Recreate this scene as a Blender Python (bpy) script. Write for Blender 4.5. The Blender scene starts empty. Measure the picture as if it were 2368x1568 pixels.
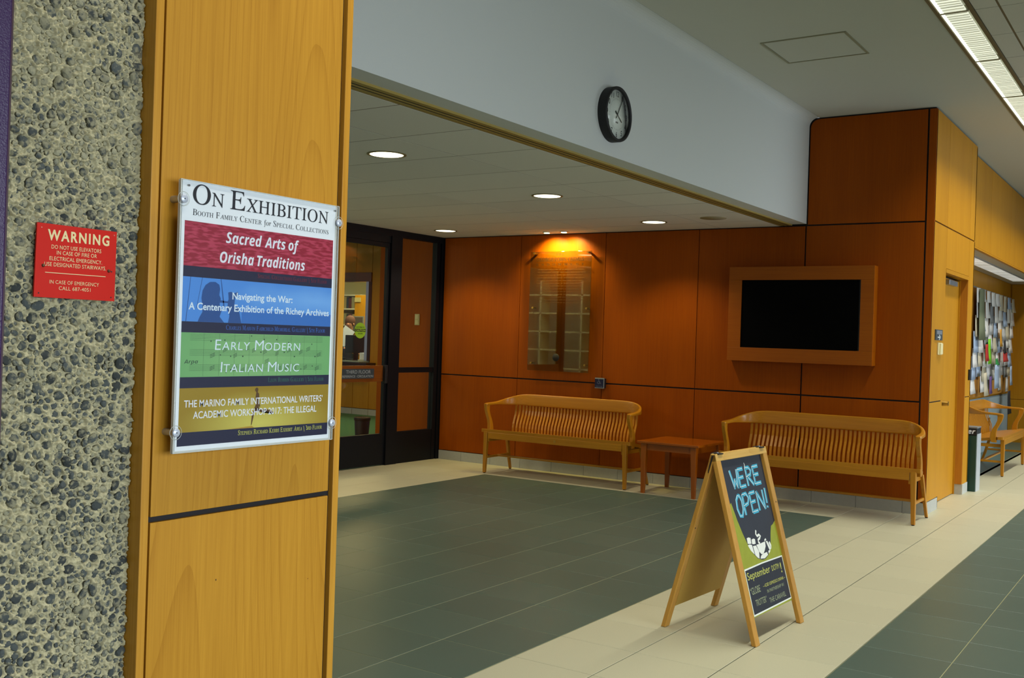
import bpy, math, random
import numpy as np
from mathutils import Matrix, Vector
random.seed(7)
rng = np.random.default_rng(11)
SC = bpy.context.scene
COL = SC.collection
PI = math.pi

# ------------------------------------------------------------------ camera
YAW, PITCH, ROLL, FPX, EYE = 0.590758, -0.001227, 0.032254, 2369.3, 1.45
cam = bpy.data.objects.new('camera', bpy.data.cameras.new('camera'))
COL.objects.link(cam)
f = Vector((math.cos(PITCH)*math.cos(YAW), math.cos(PITCH)*math.sin(YAW), math.sin(PITCH)))
r = f.cross(Vector((0, 0, 1))).normalized(); u = r.cross(f)
r2 = math.cos(ROLL)*r + math.sin(ROLL)*u; u2 = -math.sin(ROLL)*r + math.cos(ROLL)*u
m = Matrix((r2, u2, -f)).transposed().to_4x4(); m.translation = (0, 0, EYE)
cam.matrix_world = m
cam.data.sensor_width = 36; cam.data.lens = FPX/2368*36
cam.data.clip_start = 0.05; cam.data.clip_end = 100
SC.camera = cam

# ------------------------------------------------------------------ world, view, large lights
w = bpy.data.worlds.new('world'); SC.world = w; w.use_nodes = True
w.node_tree.nodes['Background'].inputs[0].default_value = (0.78, 0.88, 1.0, 1)
w.node_tree.nodes['Background'].inputs[1].default_value = 0.35
SC.view_settings.view_transform = 'Standard'; SC.view_settings.look = 'None'
SC.view_settings.gamma = 1; SC.view_settings.use_curve_mapping = False
SC.view_settings.exposure = 0.0
SC.cycles.max_bounces = 8; SC.cycles.diffuse_bounces = 4; SC.cycles.glossy_bounces = 4
SC.cycles.transparent_max_bounces = 16; SC.cycles.sample_clamp_indirect = 4
SC.cycles.use_denoising = True

def area(name, loc, size, power, color, target=None, direction=None, spread=180):
    l = bpy.data.lights.new(name, 'AREA'); l.shape = 'RECTANGLE'; l.size, l.size_y = size
    l.energy = power; l.color = color; l.spread = math.radians(spread)
    o = bpy.data.objects.new(name, l); COL.objects.link(o); o.location = loc
    if direction: o.rotation_euler = Vector(direction).normalized().to_track_quat('-Z', 'Y').to_euler()
    return o
def spot(name, loc, power, color, angle, blend=0.6, radius=0.06, direction=(0, 0, -1)):
    l = bpy.data.lights.new(name, 'SPOT'); l.energy = power; l.color = color
    l.spot_size = math.radians(angle); l.spot_blend = blend; l.shadow_soft_size = radius
    o = bpy.data.objects.new(name, l); COL.objects.link(o); o.location = loc
    o.rotation_euler = Vector(direction).normalized().to_track_quat('-Z', 'Y').to_euler()
    return o
DAY = (0.80, 0.90, 1.0)
# daylight through the window band of the far side of the corridor
area('daylight_window', (1.7, -3.35, 1.55), (6.0, 2.0), 120, DAY, direction=(0.0, 1, -0.34), spread=104)
area('daylight_window', (11.4, -3.35, 1.55), (6.4, 2.0), 150, DAY, direction=(-0.0, 1, -0.34), spread=104)
# corridor linear luminaires (louvred: cut-off at the sides)
for xc in (2.55, 5.05, 7.55, 10.05, 12.55, 15.05, 17.55):
    area('linear_lamp', (xc, 1.35, 3.585), (2.44, 0.11), 24, (1.0, 0.97, 0.86), direction=None, spread=118)
WARM = (1.0, 0.84, 0.60)
DOWN = [(4.99, 4.36), (6.98, 4.385), (8.87, 4.36), (8.90, 6.89), (6.98, 6.9), (4.99, 6.9)]  # last two are unseen, added for light from behind the pier
for x, y in DOWN:
    spot('downlight_lamp', (x, y, 2.585), 56, WARM, 120, 0.65, 0.07)
for y in (5.87, 5.655):
    spot('accent_lamp', (9.36, y, 2.575), 55, (1.0, 0.82, 0.26), 125, 0.95, 0.02, direction=(0.55, 0, -1))
# light inside the reading room behind the glazed screen
area('reading_room_lamp', (14.9, 12.9, 2.9), (2.2, 2.2), 120, (1.0, 0.93, 0.62), direction=None)
area('hall_lamp', (11.6, 10.6, 2.7), (0.8, 0.8), 40, (1.0, 0.72, 0.30), direction=None)
area('stacks_lamp', (5.0, 9.6, 2.8), (2.5, 2.0), 110, (1.0, 0.95, 0.75), direction=None)
area('alcove_lamp', (14.6, 2.34, 2.585), (5.8, 0.16), 36, (1.0, 0.97, 0.92), direction=None, spread=160)

# ------------------------------------------------------------------ materials
MATS = {}
def lin(h):
    if isinstance(h, str):
        h = h.lstrip('#'); c = [int(h[i:i+2], 16)/255 for i in (0, 2, 4)]
    else: c = [v/255 for v in h]
    return tuple(v/12.92 if v <= 0.04045 else ((v+0.055)/1.055)**2.4 for v in c) + (1,)
def base_mat(name):
    mt = bpy.data.materials.new(name); mt.use_nodes = True; MATS[name] = mt
    nt = mt.node_tree; return mt, nt, nt.nodes['Principled BSDF']
def N(nt, t, **k):
    n = nt.nodes.new(t)
    for a, b in k.items(): setattr(n, a, b)
    return n
def plain(name, col, rough=0.6, metal=0.0, var=0.06, nscale=30, bump=0.0, spec=0.5, coat=0.0, rand=0.0):
    """procedural: colour broken by soft noise (and by object when rand > 0), optional fine relief"""
    mt, nt, b = base_mat(name); c = lin(col)
    tc = N(nt, 'ShaderNodeTexCoord'); no = N(nt, 'ShaderNodeTexNoise'); no.inputs['Scale'].default_value = nscale
    no.inputs['Detail'].default_value = 4
    nt.links.new(tc.outputs['Object'], no.inputs['Vector'])
    mr = N(nt, 'ShaderNodeMapRange'); mr.inputs['To Min'].default_value = 1-var; mr.inputs['To Max'].default_value = 1+var
    nt.links.new(no.outputs['Fac'], mr.inputs['Value'])
    out = mr.outputs['Result']
    if rand:
        oi = N(nt, 'ShaderNodeObjectInfo'); m2 = N(nt, 'ShaderNodeMapRange')
        m2.inputs['To Min'].default_value = 1-rand; m2.inputs['To Max'].default_value = 1+rand
        nt.links.new(oi.outputs['Random'], m2.inputs['Value'])
        mu = N(nt, 'ShaderNodeMath', operation='MULTIPLY')
        nt.links.new(out, mu.inputs[0]); nt.links.new(m2.outputs['Result'], mu.inputs[1]); out = mu.outputs[0]
    vm = N(nt, 'ShaderNodeVectorMath', operation='SCALE'); vm.inputs[0].default_value = c[:3]
    nt.links.new(out, vm.inputs['Scale']); nt.links.new(vm.outputs[0], b.inputs['Base Color'])
    b.inputs['Roughness'].default_value = rough; b.inputs['Metallic'].default_value = metal
    b.inputs['Specular IOR Level'].default_value = spec; b.inputs['Coat Weight'].default_value = coat
    b.inputs['Coat Roughness'].default_value = 0.15
    if bump:
        bp = N(nt, 'ShaderNodeBump'); bp.inputs['Strength'].default_value = bump; bp.inputs['Distance'].default_value = 0.002
        nt.links.new(no.outputs['Fac'], bp.inputs['Height']); nt.links.new(bp.outputs[0], b.inputs['Normal'])
    return mt
def wood(name, light, dark, axis=2, fine=170, rings=0.0, rough=0.38, coat=0.25, contrast=0.5, rand=0.05, spec=0.4):
    mt, nt, b = base_mat(name)
    tc = N(nt, 'ShaderNodeTexCoord'); oi = N(nt, 'ShaderNodeObjectInfo')
    off = N(nt, 'ShaderNodeVectorMath', operation='SCALE'); off.inputs[0].default_value = (3.1, 5.7, 1.9)
    nt.links.new(oi.outputs['Random'], off.inputs['Scale'])
    ad = N(nt, 'ShaderNodeVectorMath', operation='ADD')
    nt.links.new(tc.outputs['Object'], ad.inputs[0]); nt.links.new(off.outputs[0], ad.inputs[1])
    def mapped(s):
        mp = N(nt, 'ShaderNodeMapping'); v = [1, 1, 1]; v[axis] = s; mp.inputs['Scale'].default_value = v
        nt.links.new(ad.outputs[0], mp.inputs['Vector']); return mp.outputs[0]
    n1 = N(nt, 'ShaderNodeTexNoise'); n1.inputs['Scale'].default_value = fine; n1.inputs['Detail'].default_value = 3
    nt.links.new(mapped(0.02), n1.inputs['Vector'])
    n2 = N(nt, 'ShaderNodeTexNoise'); n2.inputs['Scale'].default_value = 5; n2.inputs['Detail'].default_value = 2
    nt.links.new(mapped(0.12), n2.inputs['Vector'])
    mx = N(nt, 'ShaderNodeMath', operation='MULTIPLY_ADD'); mx.inputs[1].default_value = 0.55
    nt.links.new(n1.outputs['Fac'], mx.inputs[0])
    m3 = N(nt, 'ShaderNodeMath', operation='MULTIPLY'); m3.inputs[1].default_value = 0.45
    nt.links.new(n2.outputs['Fac'], m3.inputs[0]); nt.links.new(m3.outputs[0], mx.inputs[2])
    fac = mx.outputs[0]
    if rings:
        n3 = N(nt, 'ShaderNodeTexNoise'); n3.inputs['Scale'].default_value = 4.0; n3.inputs['Detail'].default_value = 0.0
        n3.inputs['Roughness'].default_value = 0.35
        nt.links.new(mapped(0.07), n3.inputs['Vector'])
        q = N(nt, 'ShaderNodeMath', operation='MULTIPLY'); q.inputs[1].default_value = 22
        nt.links.new(n3.outputs['Fac'], q.inputs[0])
        fr = N(nt, 'ShaderNodeMath', operation='FRACT'); nt.links.new(q.outputs[0], fr.inputs[0])
        pw = N(nt, 'ShaderNodeMath', operation='POWER'); pw.inputs[1].default_value = 6; nt.links.new(fr.outputs[0], pw.inputs[0])
        sb = N(nt, 'ShaderNodeMath', operation='MULTIPLY_ADD'); sb.inputs[1].default_value = -rings
        nt.links.new(pw.outputs[0], sb.inputs[0]); nt.links.new(fac, sb.inputs[2]); fac = sb.outputs[0]
    rp = N(nt, 'ShaderNodeMapRange'); rp.inputs['From Min'].default_value = 0.5-contrast/2; rp.inputs['From Max'].default_value = 0.5+contrast/2
    nt.links.new(fac, rp.inputs['Value'])
    mc = N(nt, 'ShaderNodeMix', data_type='RGBA'); mc.inputs['A'].default_value = lin(dark); mc.inputs['B'].default_value = lin(light)
    nt.links.new(rp.outputs['Result'], mc.inputs['Factor'])
    m2 = N(nt, 'ShaderNodeMapRange'); m2.inputs['To Min'].default_value = 1-rand; m2.inputs['To Max'].default_value = 1+rand
    nt.links.new(oi.outputs['Random'], m2.inputs['Value'])
    vm = N(nt, 'ShaderNodeVectorMath', operation='SCALE'); nt.links.new(mc.outputs['Result'], vm.inputs[0]); nt.links.new(m2.outputs['Result'], vm.inputs['Scale'])
    nt.links.new(vm.outputs[0], b.inputs['Base Color'])
    b.inputs['Roughness'].default_value = rough; b.inputs['Coat Weight'].default_value = coat; b.inputs['Coat Roughness'].default_value = 0.18
    b.inputs['Specular IOR Level'].default_value = spec
    bp = N(nt, 'ShaderNodeBump'); bp.inputs['Strength'].default_value = 0.08; bp.inputs['Distance'].default_value = 0.001
    nt.links.new(n1.outputs['Fac'], bp.inputs['Height']); nt.links.new(bp.outputs[0], b.inputs['Normal'])
    return mt
def emit(name, col, strength, stripes=0):
    mt, nt, b = base_mat(name); b.inputs['Base Color'].default_value = (0.8, 0.8, 0.8, 1)
    b.inputs['Emission Color'].default_value = lin(col); b.inputs['Emission Strength'].default_value = strength
    if stripes:
        tc = N(nt, 'ShaderNodeTexCoord'); mp = N(nt, 'ShaderNodeMapping'); mp.inputs['Scale'].default_value = (1, 0.03, 1)
        nt.links.new(tc.outputs['Object'], mp.inputs['Vector'])
        no = N(nt, 'ShaderNodeTexNoise'); no.inputs['Scale'].default_value = stripes; no.inputs['Detail'].default_value = 3
        nt.links.new(mp.outputs[0], no.inputs['Vector'])
        mr = N(nt, 'ShaderNodeMapRange'); mr.inputs['From Min'].default_value = 0.3; mr.inputs['From Max'].default_value = 0.7
        mr.inputs['To Min'].default_value = strength*0.35; mr.inputs['To Max'].default_value = strength*1.15
        nt.links.new(no.outputs['Fac'], mr.inputs['Value']); nt.links.new(mr.outputs['Result'], b.inputs['Emission Strength'])
    return mt
def glass(name, tint=(1, 1, 1), refl=1.0, rough=0.02, gain=0.0):
    mt, nt, b = base_mat(name); nt.nodes.remove(b); out = nt.nodes['Material Output']
    tr = N(nt, 'ShaderNodeBsdfTransparent'); tr.inputs[0].default_value = (*tint, 1)
    gl = N(nt, 'ShaderNodeBsdfGlossy'); gl.inputs['Roughness'].default_value = rough; gl.inputs['Color'].default_value = (refl, refl, refl, 1)
    lw = N(nt, 'ShaderNodeLayerWeight'); lw.inputs['Blend'].default_value = 0.5      # Schlick reflectance of a thin pane
    pw = N(nt, 'ShaderNodeMath', operation='POWER'); pw.inputs[1].default_value = 5; nt.links.new(lw.outputs['Facing'], pw.inputs[0])
    ad = N(nt, 'ShaderNodeMath', operation='MULTIPLY_ADD'); ad.inputs[1].default_value = 0.96; ad.inputs[2].default_value = 0.04+gain; nt.links.new(pw.outputs[0], ad.inputs[0])
    mx = N(nt, 'ShaderNodeMixShader'); nt.links.new(ad.outputs[0], mx.inputs[0])
    nt.links.new(tr.outputs[0], mx.inputs[1]); nt.links.new(gl.outputs[0], mx.inputs[2]); nt.links.new(mx.outputs[0], out.inputs['Surface'])
    return mt

M_pier = wood('veneer_gold', '#c6902a', '#a87318', 2, 190, rings=0.24, contrast=0.6, rand=0.02, coat=0.04, rough=0.48, spec=0.25)
M_piertrim = wood('trim_gold', '#cf9a38', '#a97018', 2, 260, contrast=0.6, coat=0.04, spec=0.25)
M_hall = wood('veneer_corridor', '#c98f1c', '#aa700c', 2, 120, rings=0.05, contrast=0.7, rand=0.04, coat=0.03, spec=0.2, rough=0.48)
M_lobby = wood('veneer_lobby_light_tinted', '#ab5300', '#853a00', 2, 110, rings=0.04, contrast=0.8, rand=0.05, rough=0.45, coat=0.0, spec=0.12)  # redder, darker look of the warm lobby light put into the veneer colour
M_bench = wood('oak_lacquered', '#c4861a', '#a06406', 0, 120, contrast=0.6, rough=0.36, coat=0.22, rand=0.02, spec=0.3)
M_benchz = wood('oak_lacquered_upright', '#c4861a', '#a06406', 2, 120, contrast=0.6, rough=0.36, coat=0.22, rand=0.03, spec=0.3)
M_table = wood('table_cherry', '#b05a08', '#8c4402', 0, 110, contrast=0.6, rough=0.25, coat=0.5)
M_pine = wood('pine', '#d3a552', '#b98532', 2, 60, rings=0.2, contrast=0.7, rough=0.5, coat=0.1)
M_pinex = wood('pine_rail', '#dcb25e', '#c0903c', 0, 60, rings=0.2, contrast=0.7, rough=0.5, coat=0.1)
M_reveal = plain('black_reveal', (16, 9, 9), 0.7)
M_white = plain('painted_drywall', (205, 208, 203), 0.85, var=0.02, nscale=220, bump=0.15)
M_ceil = plain('painted_ceiling', (196, 197, 184), 0.9, var=0.02, nscale=60, bump=0.1)
M_ctile = plain('acoustic_tile', (220, 218, 208), 0.95, var=0.05, nscale=180, bump=0.4, rand=0.03)
M_grid = plain('ceiling_grid', (112, 98, 66), 0.6)
M_tan = plain('tan_floor_tile', (192, 188, 158), 0.42, var=0.12, nscale=260, rand=0.035, spec=0.4)
M_green = plain('green_floor_tile', (77, 97, 86), 0.36, var=0.12, nscale=180, rand=0.05, spec=0.45)
M_grout = plain('dark_grout', (72, 66, 50), 0.9)
M_groutl = plain('pale_grout', (168, 164, 120), 0.9)
M_base = plain('grey_base_tile', (176, 176, 166), 0.55, var=0.08, nscale=40, rand=0.04)
M_black = plain('black_metal', (15, 16, 20), 0.5, var=0.1, spec=0.2)
M_dark = plain('matt_black', (14, 14, 16), 0.6)
M_glass = glass('clear_glass', (0.93, 0.95, 0.93))
M_plaque = glass('etched_plaque_glass', (0.74, 0.79, 0.52), gain=0.04)
M_glassk = glass('clock_glass', (0.97, 0.98, 0.97), refl=0.5)
M_acry = glass('acrylic', (0.99, 0.995, 0.995), refl=0.6)
M_acryedge = plain('acrylic_edge', (196, 200, 192), 0.2, spec=0.7)
M_alu = plain('brushed_aluminium', (176, 180, 186), 0.3, metal=0.75, var=0.04)
M_brass = plain('brass', (190, 150, 70), 0.3, metal=0.9)
M_screen = plain('dark_screen', (3, 3, 3), 0.55, var=0.02, spec=0.05)
M_paper = plain('paper_white', (240, 244, 246), 0.75, var=0.01)
M_blue = plain('blue_grey_paint', (150, 168, 176), 0.8)
M_purple = plain('purple_enamel', (52, 26, 72), 0.3, var=0.15, nscale=300, bump=0.5)
M_cream = plain('cream_plastic', (214, 198, 140), 0.5)
M_lens = emit('luminaire_lens', (236, 240, 214), 0.95, stripes=26)
M_lensedge = emit('luminaire_lamp_edge', (244, 250, 232), 1.6)
M_lamp = emit('downlight_lens', (255, 246, 205), 4.0)
M_lamp2 = emit('accent_lens', (255, 240, 170), 8.0)
M_strip = emit('strip_lens', (222, 222, 214), 0.55, stripes=8)
def flat(name, c, rough=0.6, **k): return MATS.get(name) or plain(name, c, rough, var=k.pop('var', 0.03), **k)

# ------------------------------------------------------------------ mesh helpers
class MB:
    def __init__(s): s.v = []; s.f = []; s.smooth = []
    def add(s, vs, fs, smooth=False):
        o = len(s.v); s.v += [tuple(p) for p in vs]; s.f += [tuple(i+o for i in q) for q in fs]; s.smooth += [smooth]*len(fs); return s
    def box(s, x0, x1, y0, y1, z0, z1):
        x0, x1 = min(x0, x1), max(x0, x1); y0, y1 = min(y0, y1), max(y0, y1); z0, z1 = min(z0, z1), max(z0, z1)
        return s.add([(x0,y0,z0),(x1,y0,z0),(x1,y1,z0),(x0,y1,z0),(x0,y0,z1),(x1,y0,z1),(x1,y1,z1),(x0,y1,z1)],
                     [(0,3,2,1),(4,5,6,7),(0,1,5,4),(1,2,6,5),(2,3,7,6),(3,0,4,7)])
    def loft(s, rings, cap=True, smooth=False, closed=False):
        n = len(rings[0]); vs = [p for rg in rings for p in rg]; fs = []
        m_ = len(rings)
        for i in range(m_ if closed else m_-1):
            for j in range(n):
                a = i*n+j; b_ = i*n+(j+1) % n; i2 = (i+1) % m_
                fs.append((a, b_, i2*n+(j+1) % n, i2*n+j))
        s.add(vs, fs, smooth)
        if cap and not closed:
            s.add(rings[0], [tuple(reversed(range(n)))]); s.add(rings[-1], [tuple(range(n))])
        return s
    def cyl(s, p0, p1, r0, r1=None, n=20, smooth=True):
        p0, p1 = Vector(p0), Vector(p1); r1 = r0 if r1 is None else r1
        d = (p1-p0).normalized(); a = d.orthogonal().normalized(); b_ = d.cross(a)
        rg = lambda p, q: [p+q*(math.cos(t)*a+math.sin(t)*b_) for t in [2*PI*i/n for i in range(n)]]
        return s.loft([rg(p0, r0), rg(p1, r1)], smooth=smooth)
    def prism(s, poly, fn, a, b_):
        """poly of 2D points, fn(p, t) -> 3D, extruded from t=a to t=b"""
        return s.loft([[fn(p, a) for p in poly], [fn(p, b_) for p in poly]])
    def lathe(s, c, axis, prof, n=40):
        c = Vector(c); d = Vector(axis).normalized(); a = d.orthogonal().normalized(); b_ = d.cross(a)
        rings = [[c+d*h+q*(math.cos(2*PI*i/n)*a+math.sin(2*PI*i/n)*b_) for i in range(n)] for q, h in prof]
        return s.loft(rings, cap=True, smooth=True)
    def mesh(s, name):
        me = bpy.data.meshes.new(name); me.from_pydata([tuple(p) for p in s.v], [], s.f)
        me.polygons.foreach_set('use_smooth', s.smooth); me.update(); return me
    def build(s, name, mat, parent=None, bevel=0.0, seg=2):
        me = s.mesh(name); import bmesh
        bm = bmesh.new(); bm.from_mesh(me); bmesh.ops.recalc_face_normals(bm, faces=bm.faces); bm.to_mesh(me); bm.free()
        me.materials.append(mat)
        o = bpy.data.objects.new(name, me); COL.objects.link(o)
        if parent: o.parent = parent
        if bevel:
            md = o.modifiers.new('edge', 'BEVEL'); md.width = bevel; md.segments = seg; md.limit_method = 'ANGLE'; md.angle_limit = math.radians(40)
        return o
def tag(o, label=None, cat=None, group=None, kind=None):
    if label: o['label'] = label
    if cat: o['category'] = cat
    if group: o['group'] = group
    if kind: o['kind'] = kind
    return o
def empty(name, loc=(0, 0, 0), rz=0, label=None, cat=None, group=None, kind=None):
    o = bpy.data.objects.new(name, None); COL.objects.link(o); o.location = loc; o.rotation_euler = (0, 0, rz)
    o.empty_display_size = 0.1
    return tag(o, label, cat, group, kind)
def inst(me, name, loc, parent=None, rz=0, scale=None):
    o = bpy.data.objects.new(name, me); COL.objects.link(o); o.location = loc; o.rotation_euler = (0, 0, rz)
    if scale: o.scale = scale
    if parent: o.parent = parent
    return o
def copy_tree(o, parent=None):
    c = o.copy(); COL.objects.link(c); c.parent = parent
    for ch in list(o.children): copy_tree(ch, c)
    return c
def bx(name, mat, parent, *a, bevel=0.0):
    return MB().box(*a).build(name, mat, parent, bevel)

# text ----------------------------------------------------------------
def mathmap(s, U, L):
    return ''.join('\u210e' if (c == 'h' and L == 0x1D44E) else chr(U+ord(c)-65) if 'A' <= c <= 'Z' else chr(L+ord(c)-97) if 'a' <= c <= 'z' else c for c in s)
def serif(s): return mathmap(s, 0x1D434, 0x1D44E)
def heavy(s): return mathmap(s, 0x1D63C, 0x1D656)
def glyphs(body, offset=0.0, shear=0.0, space=1.0):
    c = bpy.data.curves.new('t', 'FONT'); c.body = body; c.offset = offset; c.shear = shear; c.space_character = space
    c.resolution_u = 4; c.fill_mode = 'FRONT'
    o = bpy.data.objects.new('t', c); COL.objects.link(o); bpy.context.view_layer.update()
    me = bpy.data.meshes.new_from_object(o)
    v = np.empty(len(me.vertices)*3, 'f'); me.vertices.foreach_get('co', v); v = v.reshape(-1, 3)[:, :2]
    fs = [tuple(p.vertices) for p in me.polygons]
    bpy.data.objects.remove(o); bpy.data.meshes.remove(me); bpy.data.curves.remove(c)
    return v, fs
def word_segments(segs, offset=0.0, shear=0.0, gap=0.07, space=1.0):
    """segs: (string, size); lays the pieces side by side on one baseline"""
    V = []; F = []; x = 0; n = 0
    for body, size in segs:
        if body == ' ': x += 0.30*size; continue
        v, fs = glyphs(body, offset, shear, space); v = v*size
        v[:, 0] += x-v[:, 0].min(); V.append(v); F += [tuple(i+n for i in q) for q in fs]; n += len(v)
        x = v[:, 0].max()+gap*size
    return np.vstack(V), F
def smallcaps(s, ratio=0.74):
    out = []
    for wd in s.split(' '):
        if out: out.append((' ', 1))
        if wd.islower() and wd in ('for',): out.append((serif(wd), 0.9)); continue
        if wd == '|': out.append(('|', 1)); continue
        out.append((serif(wd[0].upper()) if wd[0].isalpha() else wd[0], 1))
        if len(wd) > 1: out.append((serif(wd[1:].upper()), ratio))
    return out
def put_text(vf, parent, mat, O, U, V, u0, u1, v0, cap, name='lettering', capref=0.69, slant=0.0):
    v, fs = vf; x0, x1 = v[:, 0].min(), v[:, 0].max()
    O, U, V = Vector(O), Vector(U), Vector(V)
    uu = u0+(v[:, 0]-x0)/(x1-x0)*(u1-u0); vv = v0+v[:, 1]/capref*cap+slant*(uu-u0)
    me = bpy.data.meshes.new(name)
    me.from_pydata([tuple(O+U*float(a)+V*float(b_)) for a, b_ in zip(uu, vv)], [], fs); me.update(); me.materials.append(mat)
    o = bpy.data.objects.new(name, me); COL.objects.link(o); o.parent = parent
    return o
def poly_on(name, mat, parent, O, U, V, pts, thick=0.0006):
    O, U, V = Vector(O), Vector(U), Vector(V); Wn = U.cross(V).normalized()
    return MB().prism(pts, lambda p, t: O+U*p[0]+V*p[1]+Wn*t, 0, thick).build(name, mat, parent)

# ================================================================== SETTING
XB, YW, YD, YS = 9.56, 1.97, 7.42, 3.109
ZC, ZL = 3.61, 2.60
# ---- floor
floor = bx('floor', M_grout, None, -4, 21, -3.5, 14.5, -0.12, -0.006)
tag(floor, 'floor of tan and grey-green square tiles', 'floor', kind='structure')
bx('grout_bed', M_groutl, floor, 2.9, 8.855, 2.553, 6.234, -0.006, -0.0012)
bx('grout_bed', M_groutl, floor, 1.0, 20, -3.5, 1.326, -0.006, -0.0012)
SX, SY = 0.4125, 0.409
tile_me = {}
def tile(x0, x1, y0, y1, mat, gx, gy):
    key = (round(x1-x0, 3), round(y1-y0, 3), mat.name, gx)
    if key not in tile_me:
        a, b_ = (x1-x0)/2-gx/2, (y1-y0)/2-gy/2; e = 0.0012
        t = MB().loft([[(-a, -b_, -0.006), (a, -b_, -0.006), (a, b_, -0.006), (-a, b_, -0.006)],
                       [(-a, -b_, -e), (a, -b_, -e), (a, b_, -e), (-a, b_, -e)],
                       [(-a+e, -b_+e, 0), (a-e, -b_+e, 0), (a-e, b_-e, 0), (-a+e, b_-e, 0)]])
        me = t.mesh('tile'); me.materials.append(mat); tile_me[key] = me
    o = inst(tile_me[key], 'tile', ((x0+x1)/2, (y0+y1)/2, 0), floor)
    return o
X0 = 3.4925
for i in range(-1, 21):
    for j in range(3): tile(X0+i*SX, X0+(i+1)*SX, 1.326+j*SY, 1.326+(j+1)*SY, M_tan, 0.0032, 0.0055)
for i in range(-1, 13):
    for j in range(9): tile(X0+i*SX, X0+(i+1)*SX, 2.553+j*SY, 2.553+(j+1)*SY, M_green, 0.0032, 0.0042)
for i in range(5, 13):
    for j in range(3): tile(X0+i*SX, X0+(i+1)*SX, 6.234+j*SY, min(6.234+(j+1)*SY, YD+.1), M_tan, 0.003, 0.0035)
for j in range(12):
    tile(8.855, 8.855+SX, 2.553+j*SY, min(2.553+(j+1)*SY, YD+.1), M_tan, 0.003, 0.0035)
    tile(8.855+SX, XB, 2.553+j*SY, min(2.553+(j+1)*SY, YD+.1), M_tan, 0.003, 0.0035)
for i in range(1, 18):
    for j in range(3): tile(X0+i*SX, X0+(i+1)*SX, 1.326-(j+1)*SY, 1.326-j*SY, M_green, 0.0032, 0.0042)
far = MB()
for i in range(21, 42):
    for j in range(3): far.box(X0+i*SX+.001, X0+(i+1)*SX-.001, 1.326+j*SY+.0025, 1.326+(j+1)*SY-.0025 if j < 2 else 2.1, -.006, 0)
far.box(X0+19.4*SX, X0+21*SX, 1.326+3*SY, 1.98, -.006, 0)
tag(far.build('tile', M_tan, floor), kind='stuff')
fg = MB()
for i in range(18, 40):
    for j in range(3): fg.box(X0+i*SX+.001, X0+(i+1)*SX-.001, 1.326-(j+1)*SY+.001, 1.326-j*SY-.001, -.006, 0)
for i in range(-8, 40):
    for j in range(3, 10): fg.box(X0+i*SX+.001, X0+(i+1)*SX-.001, 1.326-(j+1)*SY+.001, 1.326-j*SY-.001, -.006, 0)
for i in range(20, 37): fg.box(X0+i*SX+.001, X0+(i+1)*SX-.001, 2.103, 2.6, -.006, -.0002)
tag(fg.build('tile', M_green, floor), kind='stuff')
bx('vestibule_carpet', flat('green_carpet', (62, 120, 84), 0.9), floor, 9.5, 17.8, 7.5, 14.4, -.006, 0.002)
bx('reading_room_carpet', flat('green_carpet2', (96, 120, 84), 0.9), floor, 1.5, 9.5, 7.5, 11.4, -.006, 0.002)

# ---- corridor ceiling
ce = MB(); ce.box(-4, 21, 1.452, 3.02, ZC, ZC+.1); ce.box(-4, 21, -3.5, 1.25, ZC+.012, ZC+.1); ce.box(-4, 21, 1.25, 1.452, ZC+.06, ZC+.1)
ceiling = tag(ce.build('ceiling', M_ceil), 'grey painted corridor ceiling with an acoustic tile strip', 'ceiling', kind='structure')
for x0 in np.arange(5.095, 12.5, 0.6225):
    for y0, y1 in ((1.095, 1.235), (0.465, 1.087), (-0.165, 0.457)):
        bx('tile', M_ctile, ceiling, x0+.004, x0+.6185, y0+.004, y1-.002, ZC+.004, ZC+.014)
g = MB()
for y in (1.091, 0.461, -0.169): g.box(4, 13, y-.010, y+.010, ZC+.006, ZC+.013)
g.build('grid', M_grid, ceiling)
bx('edge_strip', M_grid, ceiling, -4, 21, 1.236, 1.262, ZC-.004, ZC+.06)
bx('edge_strip', M_grid, ceiling, -4, 21, 1.440, 1.462, ZC-.004, ZC+.06)
h = MB(); hx0, hx1, hy0, hy1 = 7.02, 7.62, 2.055, 2.66
for a in ((hx0, hx1, hy0, hy0+.014), (hx0, hx1, hy1-.014, hy1), (hx0, hx0+.014, hy0+.014, hy1-.014), (hx1-.014, hx1, hy0+.014, hy1-.014)):
    h.box(*a, ZC-.006, ZC)
hf = h.build('hatch_frame', flat('hatch_grey', (150, 146, 118), 0.6), ceiling)
bx('hatch_panel', M_ceil, hf, hx0+.018, hx1-.018, hy0+.018, hy1-.018, ZC-.003, ZC+.001)
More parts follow.
